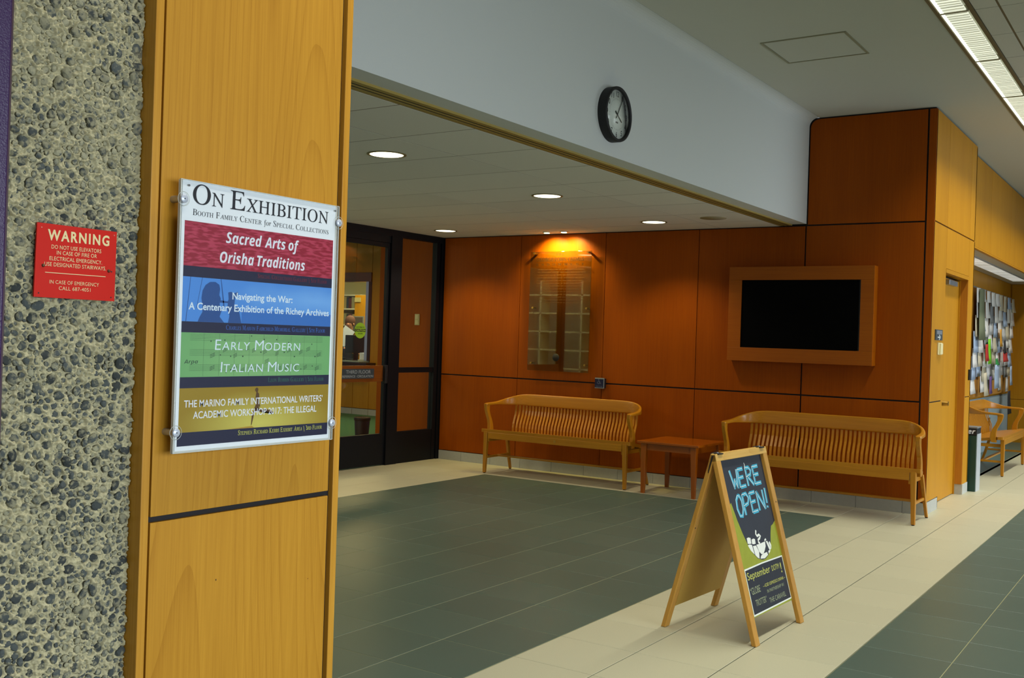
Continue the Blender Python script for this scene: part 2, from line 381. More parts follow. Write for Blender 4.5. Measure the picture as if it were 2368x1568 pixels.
# linear luminaires in the slot
lum = empty('ceiling_light', (6.93, 1.351, ZC), label='', cat='light')
bx('diffuser', M_lens, lum, 0.012, 1.238, -.074, .074, -.004, .004)
bx('lamp_edge', M_lensedge, lum, 0.012, 1.238, .060, .080, -.006, .003)
bx('end_plate', flat('lens_joint', (150, 146, 122), 0.5), lum, -.012, .012, -.085, .085, -.008, .03)
rb = MB()
for k in range(24): rb.box(0.03+k*.05, 0.034+k*.05, -.072, .058, -.007, -.004)
rb.build('louvre', flat('louvre_white', (220, 220, 200), 0.4), lum)
PL = ['first full luminaire along the slot from the top frame edge', 'second full luminaire along the slot, beyond the hatch', 'third luminaire along the slot, above the right bench end', 'farthest luminaire of the slot, at the right frame edge']
for k, nm in ((-1, 'partial ribbed luminaire cut by the top edge of the picture'), (0, None), (1, None), (2, None), (3, 'last ribbed luminaire along the slot before the right picture edge')):
    o = lum if k == 0 else copy_tree(lum)
    o.location.x = 6.93+k*1.25
    lab = {0: 'long ribbed ceiling light just above the access hatch row, nearest complete one', 1: 'long ribbed ceiling light in the slot, middle of the row', 2: 'long ribbed ceiling light level with the corner of the wood wall'}.get(k, nm)
    tag(o, lab, 'light', 'ribbed linear lights in the ceiling slot')
tag(bx('ceiling_light', M_lens, None, -3.8, 5.66, 1.27, 1.435, ZC, ZC+.02), 'continuous slot light over the camera side of the corridor', 'light')
tag(bx('ceiling_light', M_lens, None, 11.95, 20, 1.27, 1.435, ZC, ZC+.02), 'continuous slot light over the far end of the corridor', 'light')

# ---- white soffit with curved cove
prof = [(YS, 2.613), (YS, 3.525)]
for i in range(1, 9):
    a = PI/2*i/8; prof.append((YS-.085+.085*math.cos(a), 3.525+.085*math.sin(a)))
prof += [(3.0, 3.72), (3.40, 3.72), (3.40, 2.613)]
so = MB().prism(prof, lambda p, t: (t, p[0], p[1]), 1.6, XB)
for q in range(len(so.smooth)): so.smooth[q] = False
soffit = tag(so.build('wall_soffit', M_white), 'white soffit wall above the lobby opening, curving into the ceiling', 'wall', kind='structure')
M_track = flat('track_bronze', (158, 136, 66), 0.45)
tr = MB(); tr.box(1.7, XB-.01, 3.242, 3.274, 2.6005, 2.613); tr.box(1.7, XB-.01, 3.290, 3.310, 2.6005, 2.613); tr.box(1.7, XB-.01, 3.326, 3.362, 2.6005, 2.613)
trk = tag(tr.build('trim_1', M_track), 'bronze double track along the underside of the soffit', 'track', kind='structure')
bx('track_slot', M_dark, trk, 1.7, XB-.01, 3.274, 3.290, 2.6015, 2.6125); bx('track_slot', M_dark, trk, 1.7, XB-.01, 3.310, 3.326, 2.6015, 2.6125)

# ---- lobby ceiling
lc = bx('ceiling_lobby', M_grid, None, 1.6, XB+.02, 3.362, YD+.05, 2.6008, 2.70)
tag(lc, 'lowered lobby ceiling of large acoustic tiles', 'ceiling', kind='structure')
xs = [3.29+.645*k for k in range(0, 10)] + [XB]
ys = [3.364, 3.965, 5.24, 6.52, YD]
for a, b_ in zip(xs[:-1], xs[1:]):
    for c, d in zip(ys[:-1], ys[1:]):
        t = MB().box(a+.005, b_-.005, c+.0035, d-.0035, ZL, ZL+.0007)
        t.build('tile', M_ctile, lc)

# ---- panelled walls
def panel_x(parent, mat, x0, x1, z0, z1, y, d=0.018, g=.003):      # panel facing -Y
    return bx('panel', mat, parent, x0+g, x1-g, y, y+d, z0+g, z1-g, bevel=.0012)
def panel_y(parent, mat, y0, y1, z0, z1, x, d=0.018, g=.003):      # panel facing -X
    return bx('panel', mat, parent, x, x+d, y0+g, y1-g, z0+g, z1-g, bevel=.0012)
wb = MB(); wb.box(XB+.016, XB+.12, YW+.02, YD+.02, 0, ZC)
wall_back = tag(wb.build('wall_back', M_reveal), 'back wall of the lobby clad in veneer panels tinted red-brown for the warm light', 'wall', kind='structure')
G = .007
cols = [7.40, 6.325, 5.25, 4.19, 3.112]
for a, b_ in zip(cols[1:], cols[:-1]):
    gl_ = .003
    for z0, z1 in ((.112, .990), (1.004, 2.592)):
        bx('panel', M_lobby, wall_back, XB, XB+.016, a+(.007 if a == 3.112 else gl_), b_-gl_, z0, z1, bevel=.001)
for z0, z1 in ((.112, .990), (1.004, 2.592)):
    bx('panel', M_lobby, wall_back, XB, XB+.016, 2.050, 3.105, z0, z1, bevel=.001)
# rounded upper panel that fits under the cove
pts = [(2.050, 2.606), (3.096, 2.606), (3.096, 3.515)]
for i in range(1, 8):
    a = PI/2*i/7; pts.append((3.096-.08+.08*math.cos(a), 3.515+.08*math.sin(a)))
pts += [(2.050, 3.595)]
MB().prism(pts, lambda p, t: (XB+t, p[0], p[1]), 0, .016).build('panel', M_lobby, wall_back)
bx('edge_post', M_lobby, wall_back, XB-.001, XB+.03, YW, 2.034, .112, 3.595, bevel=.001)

def base_row(parent, along, a0, a1, fixed, z1=.104, step=.409, off=0.0):
    a = a0+off
    if off: edges = [a0]
    else: edges = []
    while a < a1: edges.append(a); a += step
    edges.append(a1)
    for p, q in zip(edges[:-1], edges[1:]):
        if q-p < .02: continue
        if along == 'y': bx('tile', M_base, parent, fixed, fixed+.015, p+.0015, q-.0015, 0, z1, bevel=.001)
        else: bx('tile', M_base, parent, p+.0015, q-.0015, fixed, fixed+.015, 0, z1, bevel=.001)
bb = tag(bx('baseboard_back', M_dark, None, XB+.012, XB+.016, YW+.02, 7.40, 0, .112), 'grey tile base along the lobby back wall', 'baseboard', kind='structure')
base_row(bb, 'y', YW+.012, 7.40, XB-.004, off=.18)

# corridor wall (right)
wr = MB(); wr.box(XB+.02, 10.15, YW+.016, YW+.30, 0, ZC); wr.box(10.15, 11.25, YW+.016, YW+.30, 2.19, ZC); wr.box(10.15, 11.26, YW+.13, YW+.30, 0, 2.2)
wr.box(11.26, 11.52, YW+.016, YW+.30, 0, ZC); wr.box(11.52, 19, 2.076, 2.30, 2.60, ZC)
wall_right = tag(wr.build('wall_right', M_reveal), 'golden veneer wall of the corridor beyond the lobby', 'wall', kind='structure')
for x0, x1, z0, z1 in ((9.566, 10.13, .112, .990), (9.566, 10.13, 1.0, 2.600), (9.566, 10.13, 2.612, 3.592), (10.136, 11.244, 2.225, 2.600), (10.136, 11.244, 2.612, 3.592),
                       (11.25, 11.53, .104, .990), (11.25, 11.53, .998, 2.600), (11.25, 11.53, 2.612, 3.592)):
    bx('panel', M_hall, wall_right, x0, x1, YW, YW+.016, z0, z1, bevel=.001)
bx('edge_post', M_hall, wall_right, 11.50, 11.535, YW, YW+.10, .104, 3.58)
bx('door_head', M_hall, wall_right, 10.136, 11.25, YW-.002, YW+.10, 2.185, 2.222, bevel=.001)
bx('door_jamb', wood('veneer_jamb', '#bd7a1e', '#96570f', 2, 120), wall_right, 11.236, 11.262, YW+.002, YW+.13, 0.104, 2.185)
for k in range(6):
    x0 = 11.54+k*1.5
    bx('panel', M_hall, wall_right, x0+.003, x0+1.497, 2.06, 2.076, 2.612, 3.592, bevel=.001)
bx('panel_edge', M_hall, wall_right, 11.54, 20, 2.055, 2.09, 2.590, 2.607)
br_ = tag(bx('baseboard_right', M_dark, None, 9.575, 10.03, YW+.010, YW+.014, 0, .112), 'grey tile base at the corner of the corridor wall', 'baseboard', kind='structure')
base_row(br_, 'x', 9.56, 10.04, YW-.004, z1=.106, off=.19)
base_row(br_, 'x', 11.25, 11.53, YW-.004, z1=.104, step=1)
bx('tile', M_base, br_, 11.245, 11.26, YW+.012, YW+.09, 0, .104)
# recessed door
dr = tag(bx('door_1', M_hall, None, 10.16, 11.225, YW+.085, YW+.125, .006, 2.165, bevel=.002), 'flush golden wood door recessed beside the corner', 'door', kind='structure')
bx('door_frame', M_hall, dr, 11.225, 11.240, YW+.07, YW+.13, 0, 2.18)
bx('door_closer', M_alu, dr, 10.55, 10.95, YW+.045, YW+.085, 2.10, 2.15, bevel=.004)
MB().cyl((10.25, YW+.085, .965), (10.25, YW-.03, .965), .012).cyl((10.25, YW+.02, .965), (10.25, YW-.035, .965), .027, .022).build('door_knob', M_brass, dr)
# alcove
al = MB(); al.box(11.52, 18.62, 2.60, 2.70, 0, 2.62); al.box(18.60, 18.75, 2.0, 2.7, 0, 2.62); al.box(11.52, 19, 2.09, 2.7, 2.60, 2.66)
alc = tag(al.build('wall_alcove', M_hall), 'wood lined alcove holding the notice board', 'wall', kind='structure')
bx('blue_dado', M_blue, alc, 11.54, 18.595, 2.592, 2.60, 0.0, 0.80)
bx('end_panel', M_hall, alc, 18.585, 18.60, 2.06, 2.588, .20, .70, bevel=.002)
bx('end_panel', M_hall, alc, 18.585, 18.60, 2.06, 2.588, .712, 2.59, bevel=.002)
bx('soffit_panel', flat('alcove_white', (190, 180, 160), 0.7), alc, 11.55, 18.58, 2.08, 2.59, 2.592, 2.60)
bx('socket_plate', M_dark, alc, 16.7, 16.85, 2.585, 2.592, .36, .48)
al_l = tag(bx('strip_light', M_strip, None, 11.7, 17.6, 2.24, 2.44, 2.580, 2.592), 'recessed fluorescent strip over the notice board alcove', 'light')
bx('frame', M_alu, al_l, 11.68, 17.62, 2.225, 2.24, 2.578, 2.592)

# ---- door wall (glazed screen), plane y = YD
M_fr = M_black
wd = MB(); wd.box(1.7, 9.60, YD, YD+.07, 2.53, 2.61); wd.box(8.62, 8.80, YD-.01, YD+.08, 0, 2.53); wd.box(9.44, 9.50, YD, YD+.07, 0, 2.53); wd.box(9.515, 9.60, YD-.01, YD+.08, 0, 2.53)
wd.box(8.80, 9.44, YD+.005, YD+.06, 0, .355); wd.box(8.80, 9.44, YD+.01, YD+.055, 1.018, 1.076)
wd.box(6.70, 8.62, YD+.005, YD+.07, 2.45, 2.53); wd.box(6.62, 6.70, YD-.01, YD+.08, 0, 2.53); wd.box(4.0, 4.08, YD, YD+.07, 0, 2.53); wd.box(1.7, 6.62, YD, YD+.07, 0, .3)
wall_left = tag(wd.build('wall_left', M_fr), 'black metal glazed screen at the left of the lobby', 'wall', kind='structure')
w1 = tag(bx('window_1', M_glass, None, 8.80, 9.44, YD+.030, YD+.038, .355, 1.018), 'low sidelight pane beside the glass door', 'window', kind='structure')
bx('pane', M_glass, w1, 8.80, 9.44, YD+.030, YD+.038, 1.076, 2.53)
w2 = tag(bx('window_2', M_glass, None, 4.08, 6.62, YD+.030, YD+.038, .30, 2.53), 'wide glazing behind the poster pier', 'window', kind='structure')
bx('pane', M_glass, w2, 1.7, 4.0, YD+.030, YD+.038, .30, 2.53)
def leaf(x0, x1, handle, n):
    lf = MB(); y0, y1 = YD+.012, YD+.052
    lf.box(x0, x1, y0, y1, .012, .352); lf.box(x0, x1, y0, y1, 2.40, 2.447); lf.box(x0, x0+.035, y0, y1, .352, 2.40); lf.box(x1-.035, x1, y0, y1, .352, 2.40)
    d = tag(lf.build(n, M_fr), 'black framed automatic glass door leaf' if handle else 'second black framed glass door leaf behind the pier', 'door', kind='structure')
    bx('pane', M_glass, d, x0+.035, x1-.035, YD+.030, YD+.036, .352, 2.40)
    xb_ = bx('push_bar', wood('bar_wood'+n, '#8a4a0e', '#6a3406', 0, 80), d, x0+.035, x1-.035, YD+.010, YD+.030, .925, 1.10)
    return d
d2 = leaf(7.66, 8.615, True, 'door_2'); d3 = leaf(6.705, 7.655, False, 'door_3')
bx('door_handle', M_dark, d2, 8.555, 8.595, YD-.03, YD+.012, .905, 1.105, bevel=.004)
sgn = tag(bx('door_sign', flat('sign_slate', (52, 62, 66), 0.5), None, 7.885, 8.40, YD-.001, YD+.009, .962, 1.066), 'slate plate lettered THIRD FLOOR on the glass door', 'sign')
M_sg = flat('sign_grey_ink', (150, 156, 158), 0.6)
O_d = (0, YD-.0015, 0)
put_text(glyphs('THIRD FLOOR', 0.005), sgn, M_sg, O_d, (1, 0, 0), (0, 0, 1), 7.96, 8.345, 1.016, .036)
put_text(glyphs('REFERENCE \u00b7 CIRCULATION', 0.01), sgn, M_sg, O_d, (1, 0, 0), (0, 0, 1), 7.905, 8.385, .975, .024)
cau = MB().prism([(8.190+.088*math.cos(t), 1.475+.084*math.sin(t)) for t in np.linspace(0, 2*PI, 33)[:-1]], lambda p, t: (p[0], YD+.028+t, p[1]), 0, .001).build('caution_sticker', flat('caution_lime', (150, 190, 30), 0.6))
tag(cau, 'round lime caution sticker on the glass door', 'sticker')
bx('black_band', M_dark, cau, 8.105, 8.275, YD+.0265, YD+.0278, 1.462, 1.492)
O_c = (0, YD+.0262, 0); M_li = flat('lime_ink', (170, 200, 60), 0.6)
put_text(glyphs('CAUTION', 0.02), cau, M_li, O_c, (1, 0, 0), (0, 0, 1), 8.115, 8.268, 1.467, .020)
put_text(glyphs('AUTOMATIC', 0.01), cau, M_dark, (0, YD+.0275, 0), (1, 0, 0), (0, 0, 1), 8.125, 8.258, 1.503, .014)
put_text(glyphs('DOOR', 0.01), cau, M_dark, (0, YD+.0275, 0), (1, 0, 0), (0, 0, 1), 8.158, 8.228, 1.435, .014)

# ---- spaces behind the screen
nw = MB(); nw.box(XB+.10, XB+.16, YD+.02, 8.47, 0, 2.8)
wn = tag(nw.build('wall_vestibule', M_reveal), 'veneer wall seen through the glazed screen', 'wall', kind='structure')
for a, b_ in ((YD+.07, 8.375), (8.387, 8.47)):
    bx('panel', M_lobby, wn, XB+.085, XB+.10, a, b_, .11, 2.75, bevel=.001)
sw = tag(bx('light_switch', M_cream, None, XB+.070, XB+.085, 7.815, 7.885, 1.565, 1.70, bevel=.003), 'cream two-gang switch plate seen through the sidelight', 'switch')
bx('rocker', flat('cream_light', (228, 214, 160), 0.4), sw, XB+.064, XB+.070, 7.830, 7.870, 1.64, 1.685)
bx('rocker', MATS['cream_light'], sw, XB+.064, XB+.070, 7.830, 7.870, 1.58, 1.625)
FX = 13.6
fw = MB(); fw.box(FX+.02, FX+.14, 12.13, 14.4, 0, .815); fw.box(FX+.02, FX+.14, 8.47, 12.13, 0, 3.2); fw.box(FX+.02, FX+.14, 12.13, 14.4, 2.42, 3.2)
wf = tag(fw.build('wall_far', M_reveal), 'far veneer wall with a service counter opening', 'wall', kind='structure')
for a, b_ in ((8.6, 10.6), (10.61, 12.12), (12.13, 12.50), (12.51, 14.2)):
    bx('panel', M_hall, wf, FX, FX+.02, a, b_, .115, .80 if a > 12.12 else 3.1, bevel=.001)
    if a > 12.12: bx('panel', M_hall, wf, FX, FX+.02, a, b_, 2.52, 3.1, bevel=.001)
    bx('tile', M_base, wf, FX-.005, FX+.02, a, b_, 0, .105)
bx('lintel', wood('lintel_wood', '#5a3a18', '#452a10', 1, 80), wf, FX-.02, FX+.16, 12.13, 14.4, 2.36, 2.52)
bx('window_frame', M_alu, wf, FX+.02, FX+.09, 12.205, 12.28, .96, 2.36)
bx('window_frame', M_dark, wf, FX+.0, FX+.12, 12.13, 12.20, .96, 2.36)
ctr = tag(MB().box(FX-.25, FX+.45, 12.145, 14.38, .82, .93).box(FX-.25, FX-.002, 11.98, 12.145, .82, .93).build('service_counter', M_dark), 'black service counter under the far opening', 'counter')
bx('glass_top', flat('counter_grey', (120, 130, 120), 0.2), ctr, FX-.25, FX+.45, 12.145, 14.38, .93, .945)
# reading room
rm = MB(); rm.box(17.0, 17.1, 12.0, 17, 0, 3.2); rm.box(FX, 17.1, 16.9, 17.0, 0, 3.2)
tag(rm.build('wall_reading_room', flat('pale_yellow', (232, 220, 160), 0.8)), 'pale yellow wall of the lit reading room', 'wall', kind='structure')
tag(bx('ceiling_reading_room', M_ceil, None, 9.6, 18, YD+.1, 17, 3.15, 3.25), 'ceiling over the rooms behind the screen', 'ceiling', kind='structure')
tag(bx('ceiling_stacks', M_ceil, None, 1.5, 9.6, YD+.1, 12, 2.95, 3.05), 'ceiling over the book stacks', 'ceiling', kind='structure')
def P(px, dist_x):  # helper kept in metres: direction table used for far objects
    return px*dist_x
shelf = empty('bookshelf', (16.0, 15.2, 0), label='tall white bookshelf behind the seated person', cat='bookshelf')
M_sh = flat('shelf_white', (225, 215, 170), 0.6)
bx('side', M_sh, shelf, 0, .3, -.62, -.60, 0, 2.25); bx('side', M_sh, shelf, 0, .3, .60, .62, 0, 2.25)
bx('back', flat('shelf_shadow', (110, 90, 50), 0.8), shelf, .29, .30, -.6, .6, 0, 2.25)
bz = [1.22, 1.62, 1.96, 2.25]
for z_ in [.3, .76]+bz: bx('shelf', M_sh, shelf, 0, .29, -.6, .6, z_-.03, z_)
bc = [(110, 40, 20), (60, 60, 50), (150, 140, 90), (90, 30, 24), (40, 50, 60), (170, 150, 90), (80, 80, 66)]
for s_, z_ in enumerate(bz[:3]):
    yy = 14.63
    k = 0
    while k < 8:
        t = random.uniform(.03, .09); hgt = random.uniform(.2, .25)
        if random.random() > .1:
            c = bc[(k+s_*3) % len(bc)]
            b0 = bx('book', flat('cloth_%d_%d_%d' % c, c, 0.7), None, 16.03, 16.22, yy, yy+t-.004, z_+.0015, z_+hgt)
            cn = ('red-brown', 'dark grey', 'olive', 'maroon', 'slate', 'tan', 'grey-green')[(k+s_*3) % 7]
            tag(b0, '%s book, %s from the cabinet on the %s shelf behind the service window' % (cn, ('nearest', 'second', 'third', 'fourth', 'fifth', 'sixth', 'seventh', 'eighth')[k], ('lower', 'middle', 'upper')[s_]), 'book', 'books on the white shelf behind the window')
        yy += t; k += 1
cab = tag(bx('cabinet', M_hall, None, 15.2, 15.6, 13.45, 13.99, 0, 2.20), 'tall wooden cabinet end behind the service window', 'cabinet')
bx('vent_plate', flat('vent_cream', (176, 160, 96), 0.6), cab, 15.18, 15.2, 13.83, 13.98, 2.06, 2.15)
bx('notice_frame', flat('notice_grey', (140, 134, 112), 0.6), cab, 15.17, 15.2, 13.72, 13.985, 1.46, 1.78)
bx('notice_sheet', flat('notice_dark', (84, 76, 62), 0.6), cab, 15.165, 15.17, 13.74, 13.97, 1.48, 1.76)
mon = empty('computer_monitor', (14.0, 12.83, .945), label='black desktop monitor on the service counter', cat='monitor')
bx('screen_back', M_dark, mon, -.02, .03, -.27, .25, .13, .46, bevel=.01); bx('stand', M_dark, mon, -.01, .04, -.04, .04, .0, .2); bx('foot', M_dark, mon, -.10, .10, -.14, .14, 0, .015)
M_gr = flat('stand_grey', (110, 110, 104), 0.4)
ph = empty('telephone', (13.75, 13.02, .945), label='black desk telephone with a coiled cord beside the monitor', cat='telephone')
bx('body', M_dark, ph, -.09, .09, -.10, .10, 0, .05, bevel=.01); MB().cyl((-.0, -.09, .08), (0, .09, .08), .022).build('handset', M_dark, ph)
pt = empty('paper_tray', (13.78, 12.30, .945), label='pale paper tray at the right end of the counter', cat='tray')
bx('tray', flat('tray_pale', (196, 200, 176), 0.5), pt, -.15, .15, -.13, .13, 0, .03); bx('paper_stack', M_paper, pt, -.13, .13, -.11, .11, .03, .15)
bin_ = empty('waste_bin', (10.3, 9.28, 0), label='low black bag-lined waste bin behind the glass door', cat='bin')
MB().lathe((0, 0, 0), (0, 0, 1), [(.085, 0.0), (.105, .30), (.10, .305), (.0, .30)], 20).build('body', M_dark, bin_)
MB().lathe((0, 0, .28), (0, 0, 1), [(.108, 0.0), (.113, .03), (.10, .045), (.09, .02)], 20).build('bag_rim', M_dark, bin_)

# seated person behind the window
def skin_body(name, pts, edges, rad, mat, parent, sub=2):
    me = bpy.data.meshes.new(name); me.from_pydata(pts, edges, []); me.update()
    me.materials.append(mat)
    o = bpy.data.objects.new(name, me); COL.objects.link(o); o.parent = parent
    s_ = o.modifiers.new('skin', 'SKIN'); s_.use_smooth_shade = True
    for i, q in enumerate(rad): me.skin_vertices[0].data[i].radius = (q, q) if not isinstance(q, tuple) else q
    me.skin_vertices[0].data[0].use_root = True
    b_ = o.modifiers.new('sub', 'SUBSURF'); b_.levels = sub; b_.render_levels = sub
    return o
per = empty('person', (14.60, 13.60, 0.05), rz=math.radians(205), label='seated person in a dark top holding a white sheet behind the window', cat='person')
M_skin = flat('skin', (196, 132, 92), 0.5); M_top = flat('navy_top', (34, 34, 48), 0.8); M_hair = flat('brown_hair', (92, 52, 26), 0.8)
bp_ = [(0, 0, .56), (0, .0, .78), (0, .02, 1.02), (0, .02, 1.20), (0, .03, 1.33), (0, .05, 1.43), (.05, .05, 1.55), (.05, .05, 1.62),
       (.0, .19, 1.21), (.06, .25, .98), (.30, .16, 1.06), (.38, .12, 1.10), (.0, -.16, 1.21), (.06, -.24, .98), (.30, -.14, 1.06), (.38, -.08, 1.10),
       (.10, .10, .54), (.46, .13, .55), (.48, .13, .10), (.58, .13, .05), (.10, -.10, .54), (.46, -.13, .55), (.48, -.13, .10), (.58, -.13, .05)]
be_ = [(0, 1), (1, 2), (2, 3), (3, 4), (4, 5), (5, 6), (6, 7), (3, 8), (8, 9), (9, 10), (10, 11), (3, 12), (12, 13), (13, 14), (14, 15), (0, 16), (16, 17), (17, 18), (18, 19), (0, 20), (20, 21), (21, 22), (22, 23)]
brd = [(.15, .12), (.13, .11), (.14, .11), (.15, .09), .055, .05, (.085, .075), (.075, .07), .055, .042, .032, .03, .055, .042, .032, .03, .08, .065, .045, .035, .08, .065, .045, .035]
skin_body('body', bp_, be_, brd, M_skin, per)
skin_body('jumper', [(0, 0, .60), (0, 0, .80), (0, .02, 1.02), (0, .02, 1.20), (0, .03, 1.29), (0, .19, 1.21), (.05, .245, 1.0), (0, -.16, 1.21), (.05, -.235, 1.0)],
          [(0, 1), (1, 2), (2, 3), (3, 4), (3, 5), (5, 6), (3, 7), (7, 8)], [(.17, .14), (.15, .13), (.16, .13), (.165, .105), .065, .068, .055, .068, .055], M_top, per)
hair = MB().lathe((.02, .05, 1.585), (0, 0, 1), [(.075, -.06), (.098, 0), (.100, .05), (.085, .10), (.05, .135), (.01, .145)], 20).build('hair', M_hair, per)
MB().cyl((.128, .05, 1.565), (.152, .05, 1.545), .012, .016, 8).build('nose', M_skin, per)
for s_ in (-1, 1):
    MB().lathe((.122, .05+s_*.03, 1.585), (1, 0, 0), [(.004, 0), (.009, .003), (.006, .008)], 10).build('eye', M_dark, per)
    MB().lathe((.05, .05+s_*.078, 1.56), (0, s_, 0), [(.026, 0), (.024, .01), (.012, .014)], 12).build('ear', M_skin, per)
    for k in range(5):
        a = (k-2)*.018; bpz = Vector((.395, .115 if s_ > 0 else -.08, 1.10)); ln = (.05, .075, .08, .075, .06)[k]
        MB().cyl(bpz+Vector((0, a, 0)), bpz+Vector((ln*.6, a*1.1, .012)), .009, .008, 8).cyl(bpz+Vector((ln*.6, a*1.1, .012)), bpz+Vector((ln, a, -.004)), .008, .006, 8).build('finger', M_skin, per)
bx('mouth', flat('lip', (150, 80, 66), 0.5), per, .118, .124, .03, .07, 1.517, 1.524)
sht = tag(bx('paper_sheet', M_paper, None, 0, .003, -.13, .13, -.17, .17), 'white sheet held by the seated person', 'paper')
sht.location = (14.12, 13.22, 1.38); sht.rotation_euler = (.5, .3, .2)
# book stacks room (seen in the plaque reflection)
st = tag(bx('wall_stacks', flat('stack_white', (226, 226, 206), 0.7), None, 1.5, 1.6, YD+.1, 12, 0, 3), 'white wall of the stack room', 'wall', kind='structure')
tag(bx('wall_stacks_end', MATS['stack_white'], None, 1.5, 9.5, 11.4, 11.5, 0, 3), 'rear wall of the stack room', 'wall', kind='structure')
sk = empty('book_stack', (3.0, 8.2, 0), label='white library shelving behind the glazed screen', cat='shelving')
for z_ in np.arange(.25, 2.4, .33): bx('shelf', M_sh, sk, 0, .3, 0, 2.6, z_, z_+.025)
for y_ in (0, .87, 1.73, 2.6): bx('upright', M_sh, sk, 0, .3, y_-.015, y_+.015, 0, 2.5)

# ---- side and rear shell of the corridor (unseen, closes the space)
sh_ = MB(); sh_.box(-4, 21, -3.55, -3.45, 0, .5); sh_.box(-4, 21, -3.55, -3.45, 2.65, ZC+.1); sh_.box(4.8, 8.1, -3.55, -3.45, .5, 2.65)  # solid middle bay shaped to keep window glare off the poster acrylic
for x_ in (-4, -2.8, -1.3, .2, 1.7, 3.2, 9.7, 11.3, 12.9, 14.7, 16.5, 18.3, 20.9): sh_.box(x_-.06, x_+.06, -3.55, -3.45, .5, 2.65)
tag(sh_.build('wall_front', M_white), 'window wall on the far side of the corridor', 'wall', kind='structure')
tag(bx('wall_corridor_end', M_white, None, 20.9, 21, -3.5, 2.0, 0, ZC), 'end wall of the corridor', 'wall', kind='structure')

# ================================================================== PIER + STONE WALL
pier = MB(); pier.box(1.486, 2.12, 2.014, 3.36, 0, ZC)
wp = tag(pier.build('wall_pier', M_reveal), 'near pier clad in golden veneer that carries the poster', 'wall', kind='structure')
for z0, z1 in ((.112, .9945), (1.0085, 2.598), (2.612, ZC-.01)):
    bx('panel', M_pier, wp, 1.5075, 2.088, 2.0, 2.013, z0, z1, bevel=.001)
bx('edge_trim', M_piertrim, wp, 1.4785, 1.5005, 1.9975, 2.075, 0.0, ZC-.01, bevel=.0015)
bx('edge_trim', M_piertrim, wp, 2.1040, 2.1270, 1.9975, 2.13, 0.0, ZC-.01, bevel=.0015)
for kx, kz in ((1.86, .845), (1.60, .99), (1.77, 1.32)): pass
for x_, z_, c, w_, h_ in ((1.703, .827, (70, 40, 12), .0025, .004), (2.02, .775, (120, 60, 16), .002, .002)):
    bx('knot', flat('knot_%d' % c[0], c, 0.7), wp, x_, x_+w_, 1.9994, 2.0, z_, z_+h_)

def vnoise(x, y, sc, seed):
    x = x*sc; y = y*sc; xi = np.floor(x).astype(int); yi = np.floor(y).astype(int); xf = x-xi; yf = y-yi
    def hsh(a, b_): 
        n = np.sin((a*127.1+b_*311.7+seed*74.7))*43758.5453; return n-np.floor(n)
    s1 = xf*xf*(3-2*xf); s2 = yf*yf*(3-2*yf)
    return (hsh(xi, yi)*(1-s1)+hsh(xi+1, yi)*s1)*(1-s2)+(hsh(xi, yi+1)*(1-s1)+hsh(xi+1, yi+1)*s1)*s2
SXA, SXB, SZA, SZB = 1.10, 1.476, .42, 2.30
# stone centres by dart throwing, large first
stones = []
grid = {}
def ok(x, z, q):
    gi, gj = int(x/.03), int(z/.03)
    for a in (-1, 0, 1):
        for b_ in (-1, 0, 1):
            for (x2, z2, q2) in grid.get((gi+a, gj+b_), ()):
                if (x-x2)**2+(z-z2)**2 < ((q+q2)*.92)**2: return False
    return True
for q_target, tries in ((.0128, 260), (.0100, 1300), (.0078, 4200), (.0058, 9000), (.0042, 9000)):
    for _ in range(tries):
        x = random.uniform(SXA, SXB-.004); z_ = random.uniform(SZA, SZB); q = q_target*random.uniform(.88, 1.15)
        if ok(x, z_, q):
            stones.append((x, z_, q)); grid.setdefault((int(x/.03), int(z_/.03)), []).append((x, z_, q))
nx, nz = 250, 1250
gx = np.linspace(SXA, SXB, nx); gz = np.linspace(SZA, SZB, nz); GX, GZ = np.meshgrid(gx, gz)
hgt = .009*vnoise(GX, GZ, 30, 1)+.009*vnoise(GX+.3*GZ, GZ-.3*GX, 75, 2)+.0085*vnoise(GX-.5*GZ, GZ+.5*GX, 170, 3)+.0062*vnoise(GX, GZ, 360, 4)
for (x, z_, q) in stones:       # mortar rises in a collar round each stone
    i0, i1 = np.searchsorted(gx, (x-q*1.9, x+q*1.9)); j0, j1 = np.searchsorted(gz, (z_-q*1.9, z_+q*1.9))
    sx = GX[j0:j1, i0:i1]-x; sz = GZ[j0:j1, i0:i1]-z_; d = np.sqrt(sx*sx+sz*sz)/q
    hgt[j0:j1, i0:i1] += .0022*np.exp(-((d-1.18)/.22)**2)-.0050*np.exp(-(d/.92)**4)
GY = 2.0552-hgt
vv = np.stack([GX, GY, GZ], -1).reshape(-1, 3)
me = bpy.data.meshes.new('rough_mortar'); idx = np.arange(nx*nz).reshape(nz, nx)
qd = np.stack([idx[:-1, :-1], idx[:-1, 1:], idx[1:, 1:], idx[1:, :-1]], -1).reshape(-1, 4)
me.vertices.add(len(vv)); me.vertices.foreach_set('co', vv.ravel())
me.loops.add(qd.size); me.loops.foreach_set('vertex_index', qd.ravel())
me.polygons.add(len(qd)); me.polygons.foreach_set('loop_start', np.arange(0, qd.size, 4)); me.polygons.foreach_set('loop_total', np.full(len(qd), 4))
me.polygons.foreach_set('use_smooth', np.ones(len(qd), bool)); me.update(calc_edges=True); me.validate()
M_mortar = plain('sandy_mortar', (178, 170, 134), 0.95, var=0.35, nscale=60, bump=0.7)
M_conc = plain('concrete_core', (120, 116, 96), 0.95)
cw = MB(); cw.box(-3.5, 1.14, 2.05, 2.4, 0, ZC); cw.box(1.14, 1.486, 2.045, 2.4, 0, ZC)
